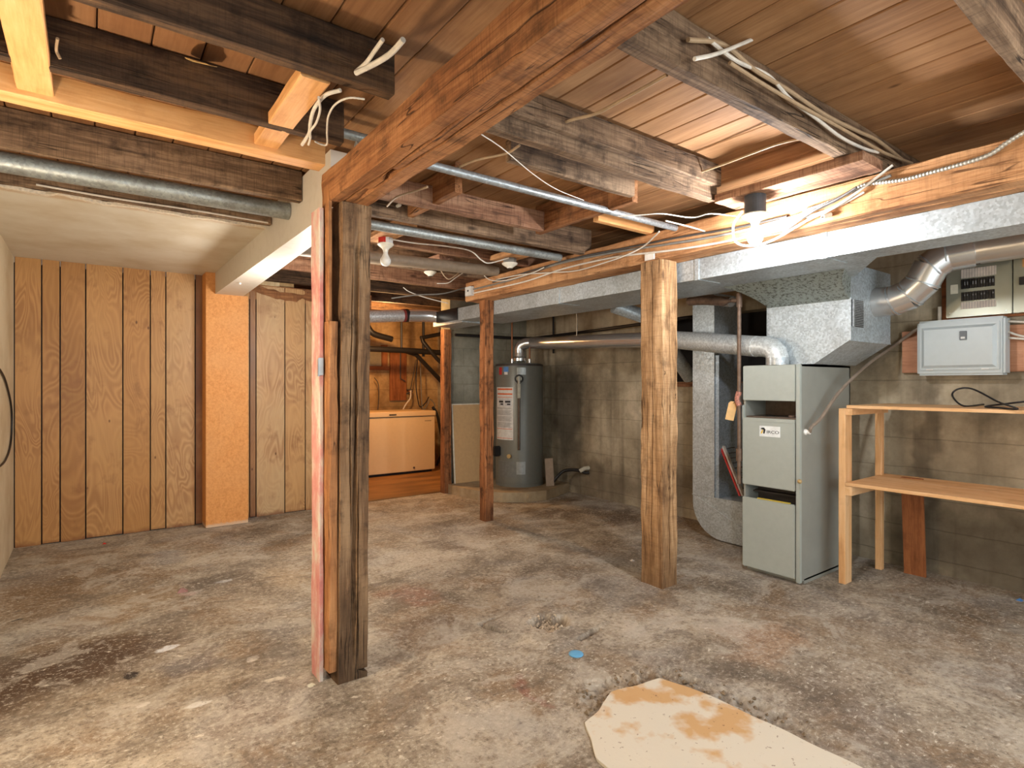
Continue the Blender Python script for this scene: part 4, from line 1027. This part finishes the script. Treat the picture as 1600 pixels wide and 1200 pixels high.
# ================================================================ SHELF UNIT
sh = thing('shelf_unit', (3.86, .9, 0), 'yellow pine two-tier shelf unit standing against the concrete wall', 'shelf unit')
wsZ, wsY, wsX = wood('shelf', 'Z'), wood('shelf', 'Y'), wood('shelf', 'X')
YE = -.3
for (x, y, top) in ((3.632, 1.55, 1.065), (4.10, 1.53, 1.045), (3.632, YE, 1.065), (4.10, YE, 1.045)):
    link('leg', timber('Z', 0, top - .012, x, x + .088 if x < 4 else x + .04, y, y + .038, .001, .002, (), .1, int(x * 10 + y)), wsZ, sh)
link('shelf_board', timber('Y', YE - .02, 1.54, 3.625, 4.20, 1.055, 1.073, .001, .002, (), .1, 71), wsY, sh)
link('shelf_board', timber('Y', YE - .02, 1.546, 3.625, 4.20, .592, .612, .001, .002, (), .1, 72), wsY, sh)
for z in (1.012, .532):
    for y in (1.51 if z > 1 else 1.512, YE + .038):
        link('cross_rail', timber('X', 3.632, 4.15, y, y + .038, z + .003, z + (.04 if z > 1 else .058), .001, .002, (), .1, 73), wsX, sh)
cable([PZ(1537, 632, 1.082), PZ(1505, 634, 1.08), PX(1488, 618, 3.98), PX(1497, 608, 4.0), PX(1520, 608, 4.0), PX(1560, 628, 3.9), PZ(1590, 639, 1.08), PZ(1560, 637, 1.08), PZ(1540, 635, 1.082), PX(1580, 630, 3.95), PX(1620, 625, 3.95)], .005, m_black, 'coiled black cable lying on the top shelf', sub=10)
mb = MB().box(-.058, .058, -.009, .009, 0, .62, .001)
M = Matrix.Translation((4.165, 1.365, 0)) @ Matrix.Rotation(PI / 2 + .06, 4, 'Z') @ Matrix.Rotation(-.10, 4, 'X') ; mb.v = [tuple(M @ Vector(v)) for v in mb.v]
link('plank', mb, wood('redwood', 'Z'), label='short reddish-brown plank leaning on the wall behind the shelf unit', cat='plank')

# ================================================================ LAMPS
def lampholder(c, label, box=None, bulb=None, bh=.034, rim=.05):
    x, y, z = c   # z = mounting plane
    L = thing('ceiling_lamp', c, label, 'lamp', 'bare ceiling lampholders')
    zz = z
    if box:
        link('junction_box', MB().lathe([(.045, -bh), (.047, -bh + .004), (.047, 0)], (x, y, zz), 8 if bh < .04 else 28), box, L); zz -= bh
    mat_p = plain('white_porcelain', srgb(222, 218, 204), .25)
    link('porcelain_base', MB().lathe([(.020, -.036), (.022, -.030), (rim - .006, -.012), (rim, -.006), (rim, 0)], (x, y, zz), 28), mat_p, L, smooth=True)
    zz -= .036
    if bulb:
        link('socket', MB().lathe([(.015, -.014), (.017, 0)], (x, y, zz), 20), mat_p, L, smooth=True)
        zz -= .012
        r = .033
        prof = [(.0135, 0), (.0145, -.012), (.020, -.026)] + [(r * math.sin(a), -.058 + r * math.cos(a)) for a in [PI * k / 10 for k in range(3, 10)]] + [(.002, -.088)]
        link('bulb', MB().lathe(prof, (x, y, zz), 24), bulb, L, smooth=True)
    else:
        link('socket', MB().lathe([(.010, -.004), (.017, -.004), (.019, 0)], (x, y, zz), 20), plain('socket_shadow', srgb(70, 62, 50), .5), L, smooth=True)
    return L
t = NT('lit_bulb_glass'); t.fin((1, 1, 1), .4); t.b.inputs['Emission Color'].default_value = (.97, .97, 1.0, 1); t.b.inputs['Emission Strength'].default_value = BULB_STRENGTH; m_lit = t.m
m_off = plain('unlit_frosted_bulb', srgb(226, 226, 220), .35, 0, .02)
t = NT('red_and_white_box'); f = t.rng(t.sep()[0], 1.450, 1.452); m_rw = t.fin(t.mix(f, srgb(176, 44, 36), srgb(206, 206, 206)), .5)
lampholder((2.445, 1.43, 2.0595), 'lit bare bulb in a dark ceiling box on the flat board near the long beam', plain('dark_box_steel', srgb(70, 74, 80), .5, .3), m_lit, rim=.058, bh=.085)
lampholder((1.468, 3.29, 2.099), 'unlit white bulb in a red and white box right of the nearest post', m_rw, m_off)
lampholder((2.42, 3.29, 2.099), 'cream lampholder without bulb near the far end of the long beam', m_grc, rim=.056)
lampholder((2.19, 4.05, 2.0985), 'small white lampholder without bulb farther back above the tan pipe end', None, rim=.05)

# ================================================================ WIRING
XB = 2.672
cable([PX(u, v, XB) for u, v in [(1640, 190), (1600, 207), (1575, 222), (1545, 242), (1500, 257), (1460, 268), (1420, 279), (1390, 284), (1350, 289), (1320, 305), (1290, 318), (1255, 330)]], .0095, plain('armour_steel', srgb(176, 172, 160), .4, .5), 'flexible armoured conduit along the face of the long beam at right', ridge=.012)
nmz = lambda u, v, dx=0: PX(u, v, XB - dx)
GB = 'cables stapled along the long beam'
cable([nmz(740, 452), nmz(800, 437), nmz(870, 413), nmz(950, 396), nmz(1040, 382), nmz(1120, 369), nmz(1200, 350), nmz(1280, 325), nmz(1330, 300), nmz(1392, 274)], .007, m_grc, 'upper grey cable stapled along the long beam', group=GB)
cable([nmz(740, 458), nmz(820, 440), nmz(880, 420), nmz(960, 402), nmz(1050, 391), nmz(1130, 378), nmz(1180, 366), nmz(1240, 345), nmz(1300, 326), nmz(1350, 300)], .006, m_cab, 'pale cable just below the upper grey cable on the long beam', group=GB)
cable([nmz(770, 441), nmz(840, 420), nmz(900, 403), nmz(980, 387), nmz(1060, 371), nmz(1150, 356), nmz(1230, 338)], .006, m_dkc, 'dark cable topmost on the face of the long beam', group=GB)
cable([PZ(1030, 362, 2.05), nmz(1005, 385, .02), nmz(975, 400, .02), nmz(940, 412, .02), nmz(900, 423, .01), nmz(860, 426, .01), nmz(815, 429, .01), nmz(775, 437)], .0045, m_cab, 'thin white cable drooping across the long beam from the pipe end')
cable([nmz(1395, 258, .01), nmz(1345, 296, .02), nmz(1300, 326, .02), nmz(1260, 345, .02), nmz(1210, 374, .02), nmz(1175, 384, .05), nmz(1150, 378, .09), nmz(1146, 352, .13), PZ(1160, 330, 2.03)], .0055, m_cab, 'white cable looping under the lit lamp box')
cable([PX(1338, 293, 2.60), PX(1310, 310, 2.62), PX(1270, 330, 2.64), PX(1225, 362, 2.66)], .006, m_dkc, 'short black cable crossing behind the lit bulb')
JY = .985
cable([PY(u, v, JY) for u, v in [(1105, 60), (1150, 95), (1200, 118), (1235, 155), (1275, 185), (1315, 215), (1350, 232), (1372, 238)]], .006, m_cab, 'bright white cable along the joist above the furnace side', group='cables on the joist at right')
cable([PY(u, v, JY) for u, v in [(1075, 62), (1130, 70), (1180, 110), (1230, 140), (1290, 180), (1340, 205), (1372, 220), (1410, 250)]], .007, m_tan, 'upper tan cable along the joist at right', group='cables on the joist at right')
cable([PY(u, v, JY - .02) for u, v in [(1085, 92), (1120, 84), (1160, 68), (1190, 55)]], .006, m_cab, 'short white cable crossing the joist at the top edge', group='cables on the joist at right')
cable([PY(u, v, JY - .01) for u, v in [(1140, 98), (1190, 130), (1250, 165), (1310, 198), (1352, 222), (1385, 240), (1425, 255)]], .006, m_tan, 'lower tan cable along the joist at right', group='cables on the joist at right')
cable([PZ(u, v, 2.17) for u, v in [(848, 211), (885, 190), (930, 178), (965, 160), (1010, 135), (1042, 117)]], .006, m_tan, 'tan cable crossing the pale floor boards between two joists', group='cables under the pale boards')
cable([PZ(u, v, 2.17) for u, v in [(1092, 270), (1130, 257), (1180, 238), (1220, 224), (1265, 214)]], .005, m_tan, 'tan cable below the pale boards near the lit lamp', group='cables under the pale boards')
cable([PZ(u, v, 2.10) for u, v in [(715, 262), (745, 250), (790, 240), (812, 227)]], .005, m_tan, 'tan cable between the massive beam and the doubled joist')
cable([PZ(u, v, 2.07) for u, v in [(605, 322), (620, 308), (650, 298), (668, 292)]], .005, m_tan, 'short tan cable right beside the end of the massive beam')
cable([PZ(u, v, 2.06) for u, v in [(752, 210), (785, 232), (833, 272), (870, 296), (912, 313)]], .002, m_cab, 'very thin wire slanting from the doubled joist to the grey pipe')
cable([PZ(u, v, 2.04) for u, v in [(965, 338), (1000, 336), (1035, 334), (1080, 340), (1110, 334), (1150, 338)]], .0035, m_cab, 'twisted white wire reaching toward the lit lamp', ridge=.014)
cable([PZ(u, v, 2.03) for u, v in [(1040, 345), (1080, 355), (1120, 366), (1165, 367)]], .004, m_cab, 'white wire drooping from the pipe end to the lit lamp')
cable([PZ(u, v, 2.12) for u, v in [(630, 62), (612, 82), (590, 97), (556, 114)]], .008, m_cab, 'thick white wire dangling at the top edge left of the massive beam', group='dangling wires at upper left')
cable([PZ(u, v, 2.13) for u, v in [(598, 62), (585, 80), (572, 98), (556, 112)]], .006, m_cab, 'thin white wire dangling at the top edge left of the massive beam', group='dangling wires at upper left')
cable([PZ(u, v, 2.08) for u, v in [(532, 141), (508, 149), (491, 170), (485, 192), (483, 208), (472, 226)]], .006, m_cab, 'curved pale wire right of the wide pine block', group='dangling wires at upper left')
cable([PZ(u, v, 2.07) for u, v in [(498, 152), (500, 172), (494, 192), (485, 205), (485, 215), (482, 226)]], .004, m_cab, 'thin straight wire beside the curved pale wire', group='dangling wires at upper left')
cable([PZ(u, v, 2.07) for u, v in [(570, 155), (545, 153), (524, 163), (513, 182), (511, 205), (511, 225), (503, 226), (492, 221)]], .0035, m_cab, 'twisted white wire curling near the massive beam', group='dangling wires at upper left', ridge=.012)
cable([PY(u, v, 3.25) for u, v in [(612, 374), (650, 380), (700, 385), (735, 392), (752, 406), (765, 411), (795, 403)]], .0045, m_cab, 'white cable from the red and white box to the cream lampholder')
cable([PY(u, v, 3.7) for u, v in [(688, 421), (695, 432), (702, 436), (712, 430), (722, 420), (733, 408)]], .004, m_tan, 'tan cable bending below the tan pipe')
cable([PY(u, v, 4.02) for u, v in [(683, 443), (700, 442), (712, 434), (724, 426)]], .004, m_cab, 'short white wire end right of the small white lampholder')
cable([PY(u, v, 4.55) for u, v in [(630, 449), (640, 456), (665, 465), (700, 474)]], .004, m_cab, 'white wire slanting down to the taped duct end')
cable([PY(u, v, 4.5) for u, v in [(612, 466), (650, 461), (690, 459), (715, 453), (735, 447)]], .006, m_grc, 'grey cable running to the small white outlet box')
cable([PX(u, v, 2.64) for u, v in [(752, 425), (765, 437), (790, 438), (830, 427), (850, 418)]], .004, m_cab, 'white cable hanging under the cream lampholder')
cable([PX(u, v, XL + .008) for u, v in [(-12, 570), (0, 578), (10, 600), (18, 640), (17, 690), (8, 720), (-10, 735)]], .006, m_black, 'black cable looped on the cream wall at the left edge')
cable([(-.2, 3.448, 2.128), (.1, 3.446, 2.122), (.45, 3.448, 2.126), (.82, 3.447, 2.122)], .005, m_cab, 'white cable along the joist behind the torn drywall')
cable([PZ(90, 60, 2.15), PZ(88, 78, 2.14), PZ(94, 92, 2.12)], .004, m_tan, 'thin tan wire beside the pine block at the top left corner')

ob = thing('outlet_box', tuple(PX(735, 462, 2.66)), 'small white outlet box on the far end of the long beam', 'outlet box')
c = PX(735, 453, 2.65)
link('box', MB().box(c.x, c.x + .04, c.y, c.y + .09, c.z - .045, c.z + .035, .003), m_lab, ob); link('slot', MB().box(c.x - .001, c.x + .002, c.y + .03, c.y + .05, c.z - .01, c.z + .005), m_ink, ob)
c = PX(1296, 338, 2.675)
sk = thing('insulator', tuple(c), 'small white porcelain insulator on the long beam face, right of the lit bulb', 'insulator')
link('body', MB().tube([c + Vector((.01, -.0, .01)), c + Vector((-.03, .015, -.005))], .010, 12, False), plain('white_porcelain', (1, 1, 1)), sk, smooth=True)
link('nail', MB().tube([c + Vector((-.028, .014, -.004)), c + Vector((-.040, .018, -.009))], .004, 8, False), m_rust, sk)
c = PY(622, 321, 2.79); link('insulator', MB().tube([c + Vector((0, .015, 0)), c + Vector((0, -.02, -.002))], .010, 12, False), plain('white_porcelain', (1, 1, 1)), smooth=True, label='small white porcelain knob under the end of the massive beam', cat='insulator')
mb = MB(); base = PX(1035, 406, 2.683)
mb.box(2.680, 2.6885, 2.205, 2.275, 1.94, 1.985)
link('label_sticker', mb, plain('sticker_white', srgb(226, 222, 214), .6), label='small white paper sticker on the beam above the thick post', cat='sticker')
# torn paper hanging from boards at top left
mb = MB(); rr = random.Random(9); P0 = PZ(310, 70, 2.235)
pts_ = [(0, 0), (.02, -.01), (.05, -.015), (.085, .01), (.08, .05), (.055, .075), (.04, .11), (.015, .105), (-.01, .07), (-.008, .03)]
mb.v = [(P0.x + a - .02, P0.y + .10 - b, ZS - .02 - b * .45 + .006 * noise.noise(Vector((a * 60, b * 60, 0)))) for a, b in pts_]
mb.f = [tuple(range(len(pts_)))]; n0 = len(mb.v); mb.v += [(x, y, z + .002) for x, y, z in mb.v]; mb.f.append(tuple(range(n0, 2 * n0))[::-1]); mb.f += [(i, (i + 1) % n0, (i + 1) % n0 + n0, i + n0) for i in range(n0)]
link('paper_scrap', mb, plain('tan_paper', srgb(176, 144, 92), .8, 0, .2), label='torn tan paper scrap hanging from the boards at upper left', cat='paper scrap')

# ================================================================ SMALL THINGS ON THE FLOOR
c = PZ(900, 1023)
link('bottle_cap', MB().lathe([(.030, 0), (.033, .002), (.032, .006), (.024, .010), (.004, .011)], (c.x, c.y, floor_h(c.x, c.y)), 20), plain('light_blue_plastic', srgb(104, 170, 214), .4), smooth=True, label='light blue plastic cap lying in front of the drain hole', cat='cap')
for (u, v, col, lab, nm, s) in ((163, 850, srgb(176, 44, 36), 'tiny red scrap near the foot of the wood panelling', 'scrap', .014), (988, 876, srgb(226, 222, 214), 'tiny white paper scrap left of the thick post', 'scrap', .016), (1594, 938, srgb(70, 120, 180), 'small blue cap at the right edge of the floor', 'scrap', .018), (285, 925, srgb(150, 112, 108), 'pinkish stone chip on the floor left of the nearest post', 'stone_chip', .03)):
    c = PZ(u, v); z = floor_h(c.x, c.y)
    mb = MB().add([(c.x - s, c.y - s * .5, z), (c.x + s * .8, c.y - s * .7, z), (c.x + s, c.y + s * .5, z), (c.x - s * .6, c.y + s, z), (c.x - s * .2, c.y, z + s * .8), (c.x + s * .3, c.y + s * .2, z + s * .6)],
                  [(0, 1, 2, 3), (0, 1, 4), (1, 2, 5), (1, 5, 4), (2, 3, 5), (3, 4, 5), (3, 0, 4)])
    link(nm, mb, plain('scrap_%d' % u, col, .6), label=lab, cat='scrap' if nm == 'scrap' else 'stone')

# ================================================================ LAUNDRY ROOM BEYOND THE OPENING
fz = thing('chest_freezer', (3.2, 7.1, 0), 'beige chest freezer in the orange-lit room beyond the opening', 'freezer')
m_fz = plain('cream_enamel', srgb(226, 196, 150), .35, 0, .02)
link('body', MB().box(2.35, 3.778, 6.852, 7.45, .045, .765, .008), m_fz, fz)
ld = link('lid', MB().box(2.345, 3.785, 6.838, 7.46, .772, .838, .008), m_fz, fz)
link('lid_lock', MB().box(3.10, 3.20, 6.832, 6.838, .795, .808, .001), m_ink, ld)
link('plinth', MB().box(2.40, 3.74, 6.88, 7.42, .012, .046), m_dark, fz)
link('name_strip', MB().box(3.62, 3.72, 6.8505, 6.8525, .70, .712), m_tan, fz)
link('drain_plug', MB().lathe([(.014, 0), (.014, -.008)], (3.46, 6.852, .09), 12, 'Y'), m_rust, fz)
link('black_drain_pipe', MB().tube([(1.6, 7.0, 1.665), (3.5, 7.0, 1.65), (4.25, 7.0, 1.63)], .038, 16, False), m_black, smooth=True, label='horizontal black drain pipe crossing the laundry opening', cat='pipe', group='black drain pipes in the laundry room')
link('black_drain_pipe', MB().tube([(4.28, 7.05, 1.94), (3.95, 7.02, 1.90), (3.64, 7.0, 1.83), (3.66, 6.98, 1.78), (3.86, 6.95, 1.55), (4.2, 6.9, 1.26)], .028, 14, False), m_black, smooth=True, label='black drain pipe bending in a V and sloping down to the right', cat='pipe', group='black drain pipes in the laundry room')
link('black_drain_pipe', MB().tube([(3.38, 7.05, 1.66), (3.6, 7.06, 1.60), (4.2, 7.08, 1.06)], .03, 14, False), m_black, smooth=True, label='black drain pipe sloping down below the horizontal one', cat='pipe', group='black drain pipes in the laundry room')
link('black_drain_pipe', MB().tube([(3.26, 7.1, 1.80), (3.0, 7.1, 1.86), (2.9, 7.1, 1.95), (2.8, 7.0, 1.75)], .04, 14, True), m_black, smooth=True, label='black drain trap above the horizontal pipe at the left of the opening', cat='pipe', group='black drain pipes in the laundry room')
link('vertical_pipe', MB().tube([(3.35, 7.0, 2.25), (3.35, 7.0, 1.68)], .015, 8, False), m_black, smooth=True, label='thin dark vertical pipe above the horizontal drain pipe, left one', cat='pipe')
link('vertical_pipe', MB().tube([(3.72, 7.08, 2.25), (3.72, 7.08, 1.58)], .02, 8, False), m_black, smooth=True, label='thin dark vertical pipe above the horizontal drain pipe, right one', cat='pipe')
link('wall_plank', timber('Z', .96, 1.70, 3.50, 3.76, 7.68, 7.715, .002, .003, (), .06, 80), wood('redwood', 'Z'), label='orange-brown plank on the laundry wall above the freezer', cat='plank')
link('supply_line', MB().tube([(3.65, 7.66, 1.70), (3.65, 7.66, 1.28), (3.72, 7.64, 1.24)], .009, 8, False), m_dkc, label='thin dark pipe running down the orange-brown plank', cat='pipe')
wf = thing('window_frame_small', (3.3, 7.7, 1.4), 'small brown wooden window frame at the left of the laundry wall', 'window frame')
for a in ((3.05, 3.48, 1.40, 1.455), ):
    link('sill', MB().box(a[0], a[1], 7.66, 7.72, a[2], a[3]), wood('redwood', 'X'), wf)
link('jamb', MB().box(3.14, 3.165, 7.66, 7.72, 1.455, 1.76), wood('redwood', 'Z'), wf); link('jamb', MB().box(3.37, 3.45, 7.66, 7.72, 1.455, 1.76), wood('redwood', 'Z'), wf)
link('pane', MB().box(3.165, 3.37, 7.70, 7.72, 1.455, 1.74), plain('dusty_pane', srgb(140, 130, 110), .4), wf)
HG = 'hoses above the freezer'
cable([PY(u, v, 7.55) for u, v in [(642, 610), (641, 622), (634, 632), (629, 642), (625, 655)]], .010, m_cab, 'pale hose bending beside the orange-brown plank', name='hose', group=HG)
cable([PY(u, v, 7.5) for u, v in [(652, 560), (650, 600), (653, 625), (657, 636), (666, 628), (670, 620)]], .008, m_black, 'black hose hanging from the drain pipes in a loop', name='hose', group=HG)
cable([PY(u, v, 7.45) for u, v in [(656, 560), (658, 600), (659, 630), (662, 640), (668, 632), (672, 624), (679, 632), (677, 642)]], .007, m_grc, 'grey hose looping at the right of the freezer top', name='hose', group=HG)
cable([PY(u, v, 7.6) for u, v in [(650, 562), (646, 585), (640, 612), (635, 615), (645, 611)]], .006, m_dkc, 'thin dark hose ending at the tap', name='hose', group=HG)
cable([PY(u, v, 7.6) for u, v in [(585, 590), (591, 600), (592, 620), (590, 645)]], .006, m_dkc, 'thin dark cord hanging on the laundry wall left of the plank', name='hose', group=HG)
link('corrugated_hose', MB().tube([PY(u, v, 7.3) for u, v in [(676, 636), (682, 645), (686, 662), (692, 700)]] + [(4.05, 7.3, .02)], .022, 10, True, 8, ridge=.018), m_black, label='black corrugated hose right of the freezer', cat='hose')
tp = thing('tap', tuple(PY(642, 612, 7.6)), 'small laundry tap at the foot of the orange-brown plank', 'tap')
c = PY(640, 611, 7.6); link('spout', MB().tube([c + Vector((0, .11, .02)), c, c + Vector((.02, -.02, -.04))], .012, 10, False), m_copper, tp, smooth=True); link('handle', MB().box(c.x - .05, c.x + .05, c.y - .01, c.y + .01, c.z + .012, c.z + .024, .003), m_dkc, tp)
# insulated round duct in the opening
rd = thing('flexible_duct', (2.7, 5.4, 1.9), 'silver round duct crossing above the laundry opening to the taped duct end', 'duct')
link('silver_pipe', MB().tube([(1.9, 5.36, 1.835), (2.62, 5.36, 1.905)], .062, 24, False), galv('foil_silver', (.62, .62, .62), .6, .38, .0), rd, smooth=True)
link('silver_elbow', MB().tube([(2.60, 5.36, 1.903), (2.80, 5.34, 1.915), (2.92, 5.30, 1.91), (3.0, 5.22, 1.88)], .066, 24, True, 4), m_shiny, rd, smooth=True)
link('black_band', MB().tube([(2.60, 5.36, 1.903), (2.635, 5.36, 1.907)], .0685, 24, False), m_black, rd, smooth=True)
link('red_band', MB().tube([(2.575, 5.36, 1.9005), (2.60, 5.36, 1.903)], .0665, 24, False), plain('red_tape', srgb(120, 50, 48), .5), rd, smooth=True)
